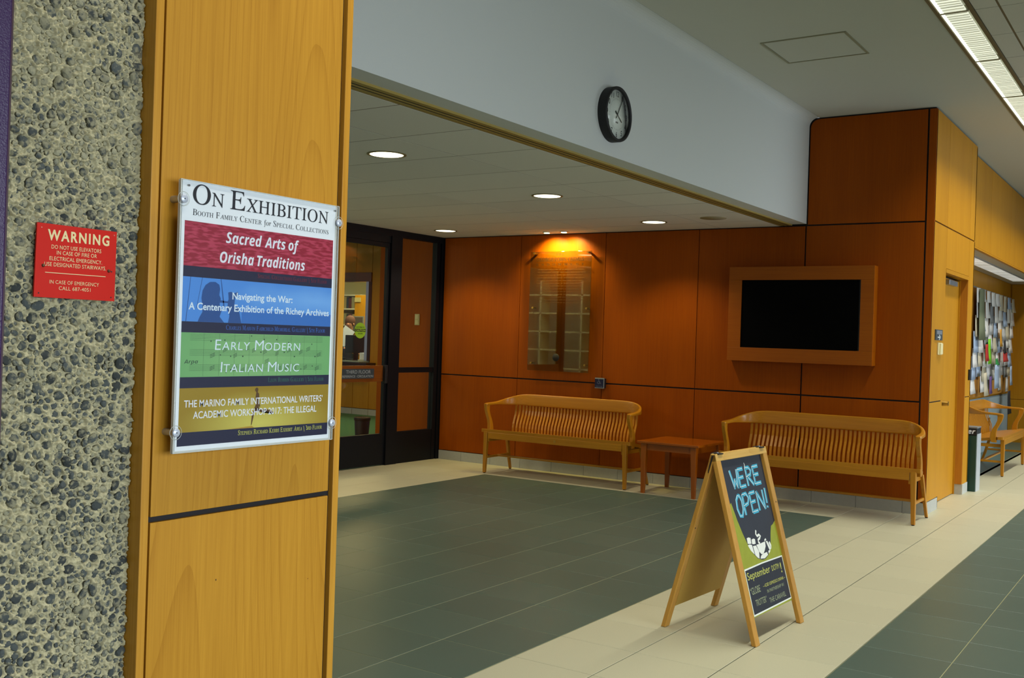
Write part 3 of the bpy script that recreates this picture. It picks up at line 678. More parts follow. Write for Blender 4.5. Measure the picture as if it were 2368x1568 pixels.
wl = tag(cw.build('wall_stone', M_conc), 'rough exposed aggregate concrete wall left of the poster pier', 'wall', kind='structure')
me.materials.append(M_mortar); mo = bpy.data.objects.new('rough_mortar', me); COL.objects.link(mo); mo.parent = wl
def pebble_mesh(seed):
    rs = np.random.default_rng(seed)
    import bmesh
    bm = bmesh.new(); bmesh.ops.create_icosphere(bm, subdivisions=2, radius=1)
    off = rs.uniform(0, 9, 3)
    facets = [(Vector(rs.normal(size=3)*np.array([1, .8, 1])).normalized(), t_) for t_ in (.74, .78, .70, .8, .72, .76)]
    for v in bm.verts:
        c = v.co.copy(); n = math.sin(c.x*2.3+off[0])*math.cos(c.z*2.9+off[1])*.16+math.sin(c.y*4+c.x*3+off[2])*.07
        v.co = c*(1+n)
        if v.co.y < -.72: v.co.y = -.72-(-.72-v.co.y)*.25
        for ax_, th_ in facets:
            dd = v.co.dot(ax_)
            if dd > th_: v.co -= ax_*(dd-th_)*.85
    ms = bpy.data.meshes.new('stone'); bm.to_mesh(ms); bm.free(); return ms
def stone_mat(name, col, rand, dust=0.0):
    mt = plain(name, col, 0.85, var=0.30, nscale=240, bump=0.6, rand=rand); nt = mt.node_tree; b = nt.nodes['Principled BSDF']
    src = b.inputs['Base Color'].links[0].from_socket
    ge = N(nt, 'ShaderNodeNewGeometry'); no = N(nt, 'ShaderNodeTexNoise'); no.inputs['Scale'].default_value = 95; no.inputs['Detail'].default_value = 5
    nt.links.new(ge.outputs['Position'], no.inputs['Vector'])
    n2 = N(nt, 'ShaderNodeTexNoise'); n2.inputs['Scale'].default_value = 7; nt.links.new(ge.outputs['Position'], n2.inputs['Vector'])
    sp3 = N(nt, 'ShaderNodeSeparateXYZ'); nt.links.new(ge.outputs['Position'], sp3.inputs[0])
    hz = N(nt, 'ShaderNodeMapRange'); hz.inputs['From Min'].default_value = 1.35; hz.inputs['From Max'].default_value = 1.95; hz.inputs['To Max'].default_value = .12
    nt.links.new(sp3.outputs['Z'], hz.inputs['Value'])          # upper part of the wall keeps more cement film on its stones
    a1 = N(nt, 'ShaderNodeMath', operation='ADD'); nt.links.new(no.outputs['Fac'], a1.inputs[0]); nt.links.new(hz.outputs['Result'], a1.inputs[1])
    a2 = N(nt, 'ShaderNodeMath', operation='MULTIPLY_ADD'); a2.inputs[1].default_value = .5; nt.links.new(n2.outputs['Fac'], a2.inputs[0]); nt.links.new(a1.outputs[0], a2.inputs[2])
    mr = N(nt, 'ShaderNodeMapRange'); mr.inputs['From Min'].default_value = .74-dust; mr.inputs['From Max'].default_value = .90-dust; nt.links.new(a2.outputs[0], mr.inputs['Value'])
    mc = N(nt, 'ShaderNodeMix', data_type='RGBA'); mc.inputs['B'].default_value = lin((150, 146, 118))
    nt.links.new(src, mc.inputs['A']); nt.links.new(mr.outputs['Result'], mc.inputs['Factor']); nt.links.new(mc.outputs['Result'], b.inputs['Base Color'])
    return mt
M_st = stone_mat('aggregate_stone', (72, 78, 76), 0.42)
pms = [pebble_mesh(s_) for s_ in range(8)]
for p_ in pms: p_.materials.append(M_st)
vis = [s_ for s_ in stones if 1.135 < s_[0] and .50 < s_[1] < 2.15]
vis.sort(key=lambda s_: -s_[2]); big = set(vis[:290])
SV = []; SF = []
pv = [np.array([tuple(v.co) for v in p_.vertices]) for p_ in pms]; pf = [[tuple(p.vertices) for p in p_.polygons] for p_ in pms]
nsv = 0
for k, (x, z_, q) in enumerate(stones):
    sxx = q*random.uniform(.85, 1.25); szz = q*q/sxx*random.uniform(.9, 1.05); ry = random.uniform(0, PI); yy = 2.0400-random.uniform(-.001, .0012)
    if (x, z_, q) in big:
        o = inst(pms[k % 8], 'stone', (x, yy, z_), wl); o.rotation_euler = (0, ry, 0); o.scale = (sxx, q*.55, szz)
    else:
        A = pv[k % 8]*np.array([sxx, q*.6, szz]); c_, s_ = math.cos(ry), math.sin(ry)
        A = np.stack([A[:, 0]*c_+A[:, 2]*s_+x, A[:, 1]+yy, -A[:, 0]*s_+A[:, 2]*c_+z_], -1)
        SV.append(A); SF += [tuple(i+nsv for i in q_) for q_ in pf[k % 8]]; nsv += len(A)
ms = bpy.data.meshes.new('stone'); ms.from_pydata(np.vstack(SV).tolist(), [], SF); ms.update()
M_st2 = stone_mat('aggregate_stone_small', (74, 79, 76), 0.0, 0.04)
ms.materials.append(M_st2); so_ = bpy.data.objects.new('stone', ms); COL.objects.link(so_); so_.parent = wl; so_['kind'] = 'stuff'
ef = empty('trim_2', (0, 0, 0), label='purple enamelled metal jamb at the far left edge', cat='trim', kind='structure')
bx('jamb', M_purple, ef, .70, 1.1335, 1.985, 2.10, 0, ZC-.01, bevel=.004)
bx('jamb_edge', flat('jamb_dark', (54, 20, 30), 0.5), ef, 1.134, 1.1395, 1.992, 2.06, 0, ZC-.01)

# ---- warning sign (slightly tilted)
ws = empty('warning_sign', (1.2185, 2.022, 1.5035), label='red engraved WARNING elevator sign screwed to the rough stone wall', cat='sign')
ws.rotation_euler = (0, -.012*0, 0)
M_red = flat('sign_red', (198, 30, 14), 0.45, spec=0.15); M_ink = flat('sign_cream_ink', (226, 206, 150), 0.6)
sgw, sgh = .1925, .1560
MB().prism([(0, 0), (sgw-.001, -.0005), (sgw, sgh-.001), (.003, sgh)], lambda p, t: (p[0], t, p[1]), 0, .004).build('plate', M_red, ws, bevel=.0006)
O_w = (-1.2185, -.0004, -1.5035)
def wt(s, u0, u1, v0, cap, off=0.0, sp=1.0):
    put_text(glyphs(s, off, 0, sp), ws, M_ink, O_w, (1, 0, 0), (0, 0, 1), u0, u1, v0, cap)
wt('WARNING', 1.2455, 1.3925, 1.6255, .0215, .03, 1.25)
wt('DO NOT USE ELEVATORS', 1.2548, 1.3730, 1.6075, .0082, .0, 1.05)
wt('IN CASE OF FIRE OR', 1.2672, 1.3625, 1.5958, .0082, .0, 1.05)
wt('ELECTRICAL EMERGENCY.', 1.2510, 1.3760, 1.5828, .0082, .0, 1.05)
wt('USE DESIGNATED STAIRWAYS.', 1.2400, 1.3860, 1.5702, .0082, .0, 1.05)
wt('IN CASE OF EMERGENCY', 1.2528, 1.3698, 1.5333, .0078, -.004, 1.05)
wt('CALL 687-4051', 1.2744, 1.3496, 1.5208, .0078, -.004, 1.05)
bx('rule', M_ink, ws, 1.2419-1.2185, 1.3856-1.2185, -.0006, 0, 1.5556-1.5035, 1.5570-1.5035)
for x_, z_ in ((1.2375, 1.5705), (1.3935, 1.5697)):
    MB().lathe((x_-1.2185, 0, z_-1.5035), (0, -1, 0), [(.0038, 0), (.0034, .0016), (.0018, .0024)], 12).build('screw', flat('screw_bronze', (96, 62, 40), 0.4, metal=0.6), ws)
for x_, z_ in ((1.2290, 1.5120), (1.4010, 1.5110), (1.4005, 1.5685)):
    MB().lathe((x_-1.2185, 0.0, z_-1.5035), (0, -1, 0), [(.0017, 0), (.0015, .0006)], 10).build('screw_hole', M_dark, ws)
for x_, z_ in ((1.2315, 1.6500), (1.4045, 1.6500)):
    MB().lathe((x_-1.2185, 0.0, z_-1.5035), (0, -1, 0), [(.0017, 0), (.0015, .0006)], 10).build('screw_hole', flat('hole_pink', (214, 110, 90), 0.5), ws)

# ---- exhibition poster
po = empty('exhibition_poster', (0, 0, 0), label='framed ON EXHIBITION poster on four standoffs on the wooden pier', cat='poster')
YP = 1.965
sheet = bx('poster_sheet', M_paper, po, 1.5405, 2.0465, YP, YP+.001, 1.1612, 1.7930)
ac = MB(); ac.box(1.5330, 2.0560, YP+.0015, YP+.0055, 1.1562, 1.7915); ac.build('back_panel', flat('acrylic_back', (214, 214, 204), 0.3), po, bevel=.0006)
fr_ = MB(); fr_.box(1.5340, 2.0560, YP-.0042, YP-.0012, 1.1575, 1.7925); fr_.build('acrylic_panel', M_acry, po, bevel=.0005)
ed = MB(); e_ = .0016
for a in ((1.5335, 2.0565, 1.7922, 1.7936), (1.5335, 2.0565, 1.1562, 1.1576)): ed.box(a[0], a[1], YP-.0042, YP+.0005, a[2], a[3])
for a in ((1.5325, 1.5339), (2.0561, 2.0575)): ed.box(a[0], a[1], YP-.0042, YP+.0005, 1.1562, 1.7936)
ed.build('acrylic_edge', M_acryedge, po)
O_p = (0, YP-.0004, 0); PU, PV = (1, 0, 0), (0, 0, 1)
def band(name, c, z0, z1, x0=1.5495, x1=2.0405, **k):
    return bx(name, c, sheet, x0, x1, YP-.0003, YP, z0, z1)
def gradmat(name, ca, cb, x0=1.79, rx=.25, rz=.06, zc=1.25, noise=0.0, nsc=8):
    mt, nt, b = base_mat(name); tc = N(nt, 'ShaderNodeTexCoord'); mp = N(nt, 'ShaderNodeMapping')
    mp.inputs['Location'].default_value = (-x0/rx, 0, -zc/rz); mp.inputs['Scale'].default_value = (1/rx, 0.0, 1/rz)
    nt.links.new(tc.outputs['Object'], mp.inputs['Vector'])
    ln = N(nt, 'ShaderNodeVectorMath', operation='LENGTH'); nt.links.new(mp.outputs[0], ln.inputs[0])
    no = N(nt, 'ShaderNodeTexNoise'); no.inputs['Scale'].default_value = nsc; nt.links.new(tc.outputs['Object'], no.inputs['Vector'])
    ma = N(nt, 'ShaderNodeMath', operation='MULTIPLY_ADD'); ma.inputs[1].default_value = noise; nt.links.new(no.outputs['Fac'], ma.inputs[0]); nt.links.new(ln.outputs['Value'], ma.inputs[2])
    mc = N(nt, 'ShaderNodeMix', data_type='RGBA'); mc.inputs['A'].default_value = lin(ca); mc.inputs['B'].default_value = lin(cb)
    nt.links.new(ma.outputs[0], mc.inputs['Factor']); nt.links.new(mc.outputs['Result'], b.inputs['Base Color']); b.inputs['Roughness'].default_value = .5
    return mt
def brickmat(name, ca, cb):
    mt, nt, b = base_mat(name); tc = N(nt, 'ShaderNodeTexCoord'); mp = N(nt, 'ShaderNodeMapping'); mp.inputs['Scale'].default_value = (1, 0, 5.2)
    nt.links.new(tc.outputs['Object'], mp.inputs['Vector'])
    no = N(nt, 'ShaderNodeTexNoise'); no.inputs['Scale'].default_value = 34; no.inputs['Detail'].default_value = 2; nt.links.new(mp.outputs[0], no.inputs['Vector'])
    mr = N(nt, 'ShaderNodeMapRange'); mr.inputs['From Min'].default_value = .46; mr.inputs['From Max'].default_value = .58; nt.links.new(no.outputs['Fac'], mr.inputs['Value'])
    mc = N(nt, 'ShaderNodeMix', data_type='RGBA'); mc.inputs['A'].default_value = lin(ca); mc.inputs['B'].default_value = lin(cb)
    nt.links.new(mr.outputs[0], mc.inputs['Factor']); nt.links.new(mc.outputs['Result'], b.inputs['Base Color']); b.inputs['Roughness'].default_value = .5
    return mt
M_navy = flat('print_navy', (22, 24, 58), 0.5); M_pw = flat('print_white', (232, 234, 240), 0.6); M_pk = flat('print_black', (24, 24, 34), 0.6)
band('red_band', brickmat('print_red', (150, 14, 44), (186, 56, 82)), 1.5942, 1.6990)
band('navy_band', M_navy, 1.5688, 1.5942)
blue = band('blue_band', gradmat('print_blue', (128, 184, 240), (76, 142, 220), 1.98, .42, .06, 1.53, .5, 14), 1.4640, 1.5688)
band('navy_band', M_navy, 1.4382, 1.4640)
band('green_band', gradmat('print_green', (142, 190, 122), (108, 172, 104), 1.79, .34, .2, 1.386, .2, 20), 1.3332, 1.4382)
band('navy_band', M_navy, 1.3072, 1.3332)
band('yellow_band', gradmat('print_yellow', (214, 204, 96), (158, 128, 20), 1.80, .28, .09, 1.215, .15, 8), 1.2035, 1.3072)
band('navy_band', M_navy, 1.1716, 1.2035, x0=1.5465)
def pt_(segs, u0, u1, v0, cap, mat, off=0.0, shear=-.25, space=1.0, gap=.07, slant=0.0):
    put_text(word_segments(segs, off, shear, gap, space), sheet, mat, O_p, PU, PV, u0, u1, v0, cap, slant=slant)
sc_ = [(serif('O'), 1), (serif('N'), .70), (' ', .7), (serif('E'), 1), (serif('XHIBITION'), .70)]
pt_(sc_, 1.5700, 2.0195, 1.7412, .0455, M_pk, .004, gap=.05)
pt_(smallcaps('Booth Family Center for Special Collections'), 1.5712, 2.0212, 1.7136, .0145, M_pk, .0)
hs = [(heavy(w_), 1) for w_ in 'Sacred Arts of'.split()]; hs = [hs[0], (' ', .7), hs[1], (' ', .7), hs[2]]
pt_(hs, 1.6722, 1.9135, 1.6578, .0255, M_pw, .003, shear=-.02)
hs = [(heavy('Orisha'), 1), (' ', .7), (heavy('Traditions'), 1)]
pt_(hs, 1.6552, 1.9380, 1.6090, .0255, M_pw, .003, shear=-.02)
pt_(smallcaps('Special Collections Gallery | 5th floor'), 1.7765, 2.0214, 1.5796, .0105, flat('print_darkred', (128, 20, 40), 0.5))
M_lb = flat('print_pale', (222, 236, 244), 0.5)
pt_([('Navigating the War:', 1)], 1.6975, 1.8971, 1.5220, .0165, M_lb, .018, 0)
pt_([('A Centenary Exhibition of the Richey Archives', 1)], 1.5680, 2.0325, 1.4925, .0165, M_lb, .018, 0)
pt_(smallcaps('Charles Marvin Fairchild Memorial Gallery | 5th floor'), 1.6809, 2.0203, 1.4473, .0115, flat('print_midblue', (58, 110, 196), 0.5))
el = [('E', 1), ('ARLY', .78), (' ', 1), ('M', 1), ('ODERN', .78)]
pt_(el, 1.6490, 1.9300, 1.3978, .0255, M_lb, -.004, .05, 1.1)
el = [('I', 1), ('TALIAN', .78), (' ', 1), ('M', 1), ('USIC', .78)]
pt_(el, 1.6680, 1.9285, 1.3436, .0255, M_lb, -.004, .05, 1.1)
pt_(smallcaps('Leon Robbin Gallery | 5th floor'), 1.8217, 2.0208, 1.3175, .0110, flat('print_teal', (50, 112, 92), 0.5))
pt_([('THE MARINO FAMILY INTERNATIONAL WRITERS\u2019', 1)], 1.5636, 2.0190, 1.2622, .0165, M_pw, .010, 0)
pt_([('ACADEMIC WORKSHOP 2017: THE ILLEGAL', 1)], 1.5907, 1.9972, 1.2350, .0165, M_pw, .010, 0)
pt_(smallcaps('Stephen Richard Kerbs Exhibit Area | 3rd floor'), 1.7289, 2.0199, 1.1876, .0115, flat('print_lime', (206, 206, 90), 0.5), .004)
# prints: sailor, music staves, runner
M_bs = flat('print_blue_shadow', (34, 78, 142), 0.5)
O_q = (0, YP-.00035, 0)
def pp(name, mat, pts, parent=sheet): return poly_on(name, mat, parent, (0, YP-.00032, 0), PU, PV, pts, .00002)
pp('silhouette', M_bs, [(1.5950, 1.4642), (1.6000, 1.475), (1.6080, 1.487), (1.6080, 1.502), (1.6040, 1.520), (1.6065, 1.538), (1.6150, 1.552), (1.6280, 1.560), (1.6440, 1.561), (1.6560, 1.555), (1.6590, 1.545), (1.6570, 1.530), (1.6620, 1.522), (1.6590, 1.510), (1.6600, 1.500), (1.6660, 1.494), (1.6600, 1.478), (1.6740, 1.4642)])
pp('silhouette', M_bs, [(1.6600, 1.5180), (1.6830, 1.5160), (1.6860, 1.5210), (1.6840, 1.5380), (1.6940, 1.5400), (1.7000, 1.5360), (1.7140, 1.5410), (1.7160, 1.5340), (1.7060, 1.5260), (1.7040, 1.5050), (1.7170, 1.5020), (1.7220, 1.4860), (1.7280, 1.4642), (1.6860, 1.4642), (1.6900, 1.4820), (1.6820, 1.4980), (1.6840, 1.5120), (1.6600, 1.5120)])
pp('rigging', M_bs, [(1.5600, 1.4642), (1.5620, 1.4642), (1.5720, 1.5688), (1.5705, 1.5688)])
pp('rigging', M_bs, [(1.6700, 1.5040), (1.6740, 1.5040), (1.6620, 1.5688), (1.6600, 1.5688)])
pp('rigging', M_bs, [(1.5900, 1.4950), (1.5912, 1.4950), (1.6060, 1.5688), (1.6045, 1.5688)])
pp('sea_line', flat('print_sea', (52, 112, 190), 0.5), [(1.728, 1.4642), (2.0405, 1.4642), (2.0405, 1.4960), (1.728, 1.4985)])
M_nt = flat('print_music', (36, 66, 48), 0.5)
stv = MB()
for z0 in (1.420, 1.384, 1.348):
    for k in range(5): stv.box(1.575, 2.012, YP-.00034, YP-.0003, z0+k*.0035, z0+k*.0035+.0005)
for x_ in np.arange(1.615, 2.01, .047): stv.box(x_, x_+.0005, YP-.00034, YP-.0003, 1.335, 1.437)
tag(stv.build('music_stave', M_nt, sheet), kind='stuff')
nts = MB(); rr = random.Random(4)
for z0 in (1.420, 1.384, 1.348):
    x = 1.635
    while x < 2.005:
        z_ = z0+rr.choice((-.006, -.003, 0, .004, .008, .012, .016)); w_ = rr.choice((.003, .004, .016, .020)) if z0 < 1.41 else .003
        if w_ > .01:
            for k in range(3): nts.add([(x, YP-.00036, z_+k*.0035), (x+w_*.7, YP-.00036, z_+k*.0035+.005), (x+w_*.7, YP-.00036, z_+k*.0035+.0062), (x, YP-.00036, z_+k*.0035+.0012)], [(0, 1, 2, 3)])
        else: nts.box(x, x+w_, YP-.00037, YP-.00033, z_, z_+.003)
        x += w_+rr.uniform(.004, .014) if z0 < 1.41 else .042
tag(nts.build('music_note', M_nt, sheet), kind='stuff')
for s_, u0, u1, v0 in (('Arpa', 1.560, 1.600, 1.365), ):
    put_text(glyphs(mathmap(s_, 0x1D49C, 0x1D4B6) if False else heavy(s_), -.01), sheet, M_nt, (0, YP-.00033, 0), PU, PV, u0, u1, v0, .009)
M_rn = flat('print_runner', (92, 62, 20), 0.5)
pp('runner', M_rn, [(1.7795, 1.2965), (1.7800, 1.3010), (1.7835, 1.3040), (1.7880, 1.3035), (1.7905, 1.3000), (1.7895, 1.2950), (1.7880, 1.2925), (1.7930, 1.2890), (1.7945, 1.2780), (1.7955, 1.2660), (1.7985, 1.2560), (1.7960, 1.2545), (1.7930, 1.2600), (1.7960, 1.2470), (1.7990, 1.2420), (1.8130, 1.2440), (1.8330, 1.2400), (1.8440, 1.2340), (1.8430, 1.2400), (1.8360, 1.2450), (1.8150, 1.2490), (1.8010, 1.2480), (1.7930, 1.2450), (1.7790, 1.2420), (1.7770, 1.2300), (1.7720, 1.2120), (1.7690, 1.2090), (1.7700, 1.2210), (1.7715, 1.2380), (1.7790, 1.2520), (1.7840, 1.2640), (1.7815, 1.2800), (1.7830, 1.2880), (1.7840, 1.2920)])
pp('ground', flat('print_ground', (178, 140, 40), 0.5), [(1.69, 1.2035), (1.78, 1.2035), (1.772, 1.2085), (1.765, 1.2080)])
for x_, z_ in ((1.5560, 1.7805), (2.0420, 1.7793)):
    MB().cyl((x_, YP-.0046, z_), (x_, YP-.0040, z_), .0027, n=14).build('hole', flat('hole_grey', (92, 92, 96), 0.5), po)
for x_, z_ in ((1.5415, 1.7475), (2.0560, 1.7480), (1.5395, 1.2050), (2.0535, 1.2018)):
    s_ = MB().cyl((x_, 2.0, z_), (x_, YP-.001, z_), .0085, n=24).build('standoff', M_alu, po)
    MB().lathe((x_, YP-.004, z_), (0, -1, 0), [(.0100, 0), (.0100, .0035), (.0090, .0045), (.0, .0045)], 24).build('cap', flat('cap_silver', (196, 202, 214), 0.35, metal=0.3), s_)
    MB().cyl((x_, YP-.0086, z_), (x_, YP-.0082, z_), .0018, n=8).build('socket', M_dark, s_)
    tor = MB(); rg = .0165
    rings = []
    for i in range(29):
        a = 2*PI*i/28; rings.append([(x_+(rg+.0006*math.cos(t))*math.cos(a), YP-.0044+.0006*math.sin(t), z_+(rg+.0006*math.cos(t))*math.sin(a)) for t in (0, PI/2, PI, 3*PI/2)])
    tor.loft(rings, cap=False, smooth=True).build('relief_ring', M_acryedge, s_)

# ================================================================== LOBBY THINGS
# ---- wall clock
clk = empty('wall_clock', (5.668, YS, 2.868), label='round black-rimmed clock on the white soffit', cat='clock')
MB().lathe((0, 0, 0), (0, -1, 0), [(.171, 0), (.172, .054), (.170, .061), (.156, .062), (.152, .052), (.152, .040), (.0, .040)], 64).build('rim', M_dark, clk)
MB().lathe((0, -.0400, 0), (0, -1, 0), [(.152, 0), (.152, .004), (0, .004)], 48).build('face', flat('clock_face', (236, 238, 230), 0.6), clk)
O_k = (0, -.0445, 0)
for n_ in range(1, 13):
    a = PI/2-n_*PI/6; cx_, cz_ = .126*math.cos(a), .126*math.sin(a); s_ = str(n_); wdt = .017 if n_ < 10 else .031
    put_text(glyphs(s_, .012), clk, M_dark, O_k, (1, 0, 0), (0, 0, 1), cx_-wdt/2, cx_+wdt/2, cz_-.016, .033, name='numeral', capref=.69)
tk = MB()
for k in range(60):
    a = k*PI/30; L_ = .004 if k % 5 else .008
    c_, s_ = math.cos(a), math.sin(a); q0, q1, w_ = .098-L_, .098, .0009
    tk.add([(q0*c_-w_*s_, -.0446, q0*s_+w_*c_), (q1*c_-w_*s_, -.0446, q1*s_+w_*c_), (q1*c_+w_*s_, -.0446, q1*s_-w_*c_), (q0*c_+w_*s_, -.0446, q0*s_-w_*c_)], [(0, 1, 2, 3)])
tag(tk.build('minute_mark', M_dark, clk), kind='stuff')
def hand(name, ang, ln, w0, w1, y):
    c_, s_ = math.sin(ang), math.cos(ang); d = Vector((c_, 0, s_)); q = Vector((s_, 0, -c_))
    b0 = -d*.03
    MB().prism([(-.03, -w0), (ln, -w1), (ln, w1), (-.03, w0)], lambda p, t: Vector((0, y-t, 0))+d*p[0]+q*p[1], 0, .0012).build(name, M_dark, clk)
hand('hour_hand', math.radians(124), .072, .0055, .003, -.0465); hand('minute_hand', math.radians(31), .118, .0035, .0018, -.0485)
bx('maker_mark', M_gr, clk, -.016, .016, -.0450, -.0441, -.055, -.045)
MB().lathe((0, -.0545, 0), (0, -1, 0), [(.1535, 0), (.1535, .0015), (0, .0015)], 48).build('glass', M_glassk, clk)

# ---- display in its wooden box
tv = empty('wall_display', (XB, 3.12, 1.75), label='large dark screen in a projecting wooden box on the back wall', cat='display')
def lx(y): return y-3.12
x_f = -.115
fr_ = MB()
y0, y1, z0, z1 = 2.437-3.12, 3.813-3.12, 1.300-1.75, 2.205-1.75
iy0, iy1, iz0, iz1 = 2.556-3.12, 3.685-3.12, 1.430-1.75, 2.078-1.75
fr_.box(x_f, 0, y0, y1, z0, iz0); fr_.box(x_f, 0, y0, y1, iz1, z1); fr_.box(x_f, 0, y0, iy0, iz0, iz1); fr_.box(x_f, 0, iy1, y1, iz0, iz1)
fr_.build('box_frame', wood('veneer_display', '#ab5c06', '#924800', 1, 110, contrast=0.6, spec=0.2, coat=0.05), tv, bevel=.0015)
bx('screen', M_screen, tv, x_f+.012, -.02, iy0, iy1, iz0, iz1)
bx('bezel', M_dark, tv, x_f+.008, x_f+.02, iy0, iy0+.012, iz0, iz1)

# ---- etched glass plaque
pq = empty('glass_plaque', (9.50, 5.78, 1.10), label='etched glass donor plaque lit by two accent lamps', cat='plaque')
bx('panel', M_plaque, pq, -.005, .005, 5.385-5.78, 6.155-5.78, 0.0, 1.303, bevel=.001)
M_et = flat('etched_ink', (40, 26, 8), 0.8, spec=0.1)
O_g = (-.0055, 0, 0); GU, GV = (0, -1, 0), (0, 0, 1)
def gtxt(s, y0, y1, z, cap, off=0.0, sp=1.0): put_text(glyphs(s, off, -.25, sp), pq, M_et, O_g, GU, GV, 5.78-y0, 5.78-y1, z-1.10, cap)
gtxt(serif('THE'), 5.825, 5.735, 2.358, .022, .012, 1.8)
gtxt(serif('GEORGETOWN CHIMES'), 6.078, 5.475, 2.296, .038, .016)
gtxt(serif('ENDOWMENT'), 6.078, 5.475, 2.250, .022, .014, 2.4)
rw = MB(); rr = random.Random(3)
for k in range(13):
    z_ = 2.205-k*.030-1.10; y = 6.06-5.78
    while y > 5.50-5.78:
        w_ = rr.uniform(.02, .07); rw.box(-.0056, -.0052, y-w_, y, z_, z_+.003); y -= w_+.012
tag(rw.build('etched_line', flat('etched_faint', (96, 66, 20), 0.7), pq), kind='stuff')
MB().lathe((-.006, 5.789-5.78, 1.251-1.10), (-1, 0, 0), [(.042, 0), (.040, .003), (.0, .003)], 28).build('seal', flat('seal_dark', (26, 22, 14), 0.6), pq)
for y in (6.108, 5.428):
    for z_ in (2.385, 1.788, 1.182):
        MB().cyl((.055, y-5.78, z_-1.10), (-.012, y-5.78, z_-1.10), .011, n=14).build('standoff', M_brass, pq)
# two accent lamps
for k, y in enumerate((5.87, 5.655)):
    a_ = empty('accent_light', (9.36, y, ZL), label=('left' if k == 0 else 'right')+'-hand bright accent lamp over the glass plaque', cat='light', group='accent lamps over the glass plaque')
    MB().lathe((0, 0, 0), (0, 0, -1), [(.045, 0), (.045, .008), (.034, .010), (.034, .004), (0, .004)], 24).build('ring', M_alu, a_)
    MB().lathe((0, 0, -.004), (0, 0, -1), [(.033, 0), (.030, .010), (0, .012)], 20).build('lens', M_lamp2, a_)
# downlights
dl_lab = ['nearest round downlight, beside the wooden pier', 'round downlight in the middle of the lobby ceiling', 'round downlight in front of the display wall', 'round downlight by the black corner post',
          'farther added downlight, unseen behind the wooden pier', 'nearer added downlight, unseen behind the wooden pier']
dl0 = None
for (x, y), lb in zip(DOWN, dl_lab):
    if dl0 is None:
        dl0 = o = empty('downlight', (x, y, ZL))
        MB().lathe((0, 0, 0), (0, 0, -1), [(.128, 0), (.127, .004), (.112, .006), (.110, -.002), (.0, -.002)], 36).build('trim_ring', flat('ring_bronze', (120, 108, 70), 0.4), o)
        MB().lathe((0, 0, 0), (0, 0, -1), [(.108, 0), (.108, .003), (.0, .003)], 36).build('lens', M_lamp, o)
    else: o = copy_tree(dl0)
    o.location = (x, y, ZL); tag(o, lb, 'light', 'round downlights of the lobby')
sp_ = tag(MB().lathe((8.76, 3.71, ZL), (0, 0, -1), [(.12, 0), (.118, .004), (0, .006)], 30).build('ceiling_speaker', flat('speaker_grey', (150, 138, 104), 0.8)), 'round unlit ceiling speaker near the soffit track', 'speaker')

# ---- push plate
pb = empty('door_push_plate', (XB, 5.248, 1.0), label='square blue accessible door push plate between the panels', cat='switch')
bx('box', M_dark, pb, -.045, 0, -.052, .052, -.050, .050, bevel=.002)
bx('plate_edge', M_alu, pb, -.050, -.045, -.056, .056, -.054, .056, bevel=.001)
bx('plate', flat('plate_blue', (14, 18, 60), 0.35), pb, -.0515, -.050, -.047, .055, -.046, .044)
flat('plate_ink', (110, 114, 140), 0.5)
sym = MB()
def sstroke(pts, w_=.0042):
    for p, q in zip(pts[:-1], pts[1:]):
        p, q = Vector(p), Vector(q); d = (q-p).normalized(); n_ = Vector((-d.y, d.x))*w_/2
        sym.add([(-.0517, -a.x, a.y) for a in (p+n_, q+n_, q-n_, p-n_)], [(0, 1, 2, 3)])
sstroke([(-.011+.013*math.cos(t), .006+.013*math.sin(t)) for t in np.linspace(2.2, 6.2, 14)])
sstroke([(-.010, .034), (-.009, .016), (.004, .014), (.012, -.004), (.018, -.003)]); sstroke([(-.010, .024), (.002, .023)])
sstroke([(-.010+.003*math.cos(t), .040+.003*math.sin(t)) for t in np.linspace(0, 2*PI, 9)], .005)
tag(sym.build('wheelchair_symbol', MATS['plate_ink'], pb), kind='stuff')
put_text(glyphs('PRESS TO OPEN', .01), pb, MATS['plate_ink'], (-.0517, 0, 0), (0, -1, 0), (0, 0, 1), -.042, .036, -.038, .008)

# ---- corridor wall fittings
rs = tag(bx('wall_sign', flat('sign_slate', (52, 62, 66), 0.5), None, 9.73, 10.03, YW-.008, YW, 1.552, 1.648), 'small slate sign with an arrow beside the corner', 'sign')
put_text(glyphs('\u2192', .03), rs, flat('sign_white_ink', (200, 206, 200), 0.6), (0, YW-.0085, 0), (1, 0, 0), (0, 0, 1), 9.82, 9.95, 1.556, .05)
bx('braille_panel', flat('sign_panel', (110, 116, 122), 0.6), rs, 9.78, 10.00, YW-.0092, YW-.008, 1.606, 1.640)
th = empty('thermostat', (9.93, YW, 1.475), label='cream wall control under the arrow sign', cat='switch')
bx('plate', M_cream, th, -.085, .085, -.012, 0, -.055, .055, bevel=.002); bx('cover', flat('cream_light', (228, 214, 160), 0.4), th, -.035, .06, -.024, -.012, -.05, .05, bevel=.003)
cr = tag(bx('card_reader', M_dark, None, 11.39, 11.47, YW-.02, YW, 1.165, 1.275, bevel=.004), 'small black card reader on the post beyond the door', 'reader')

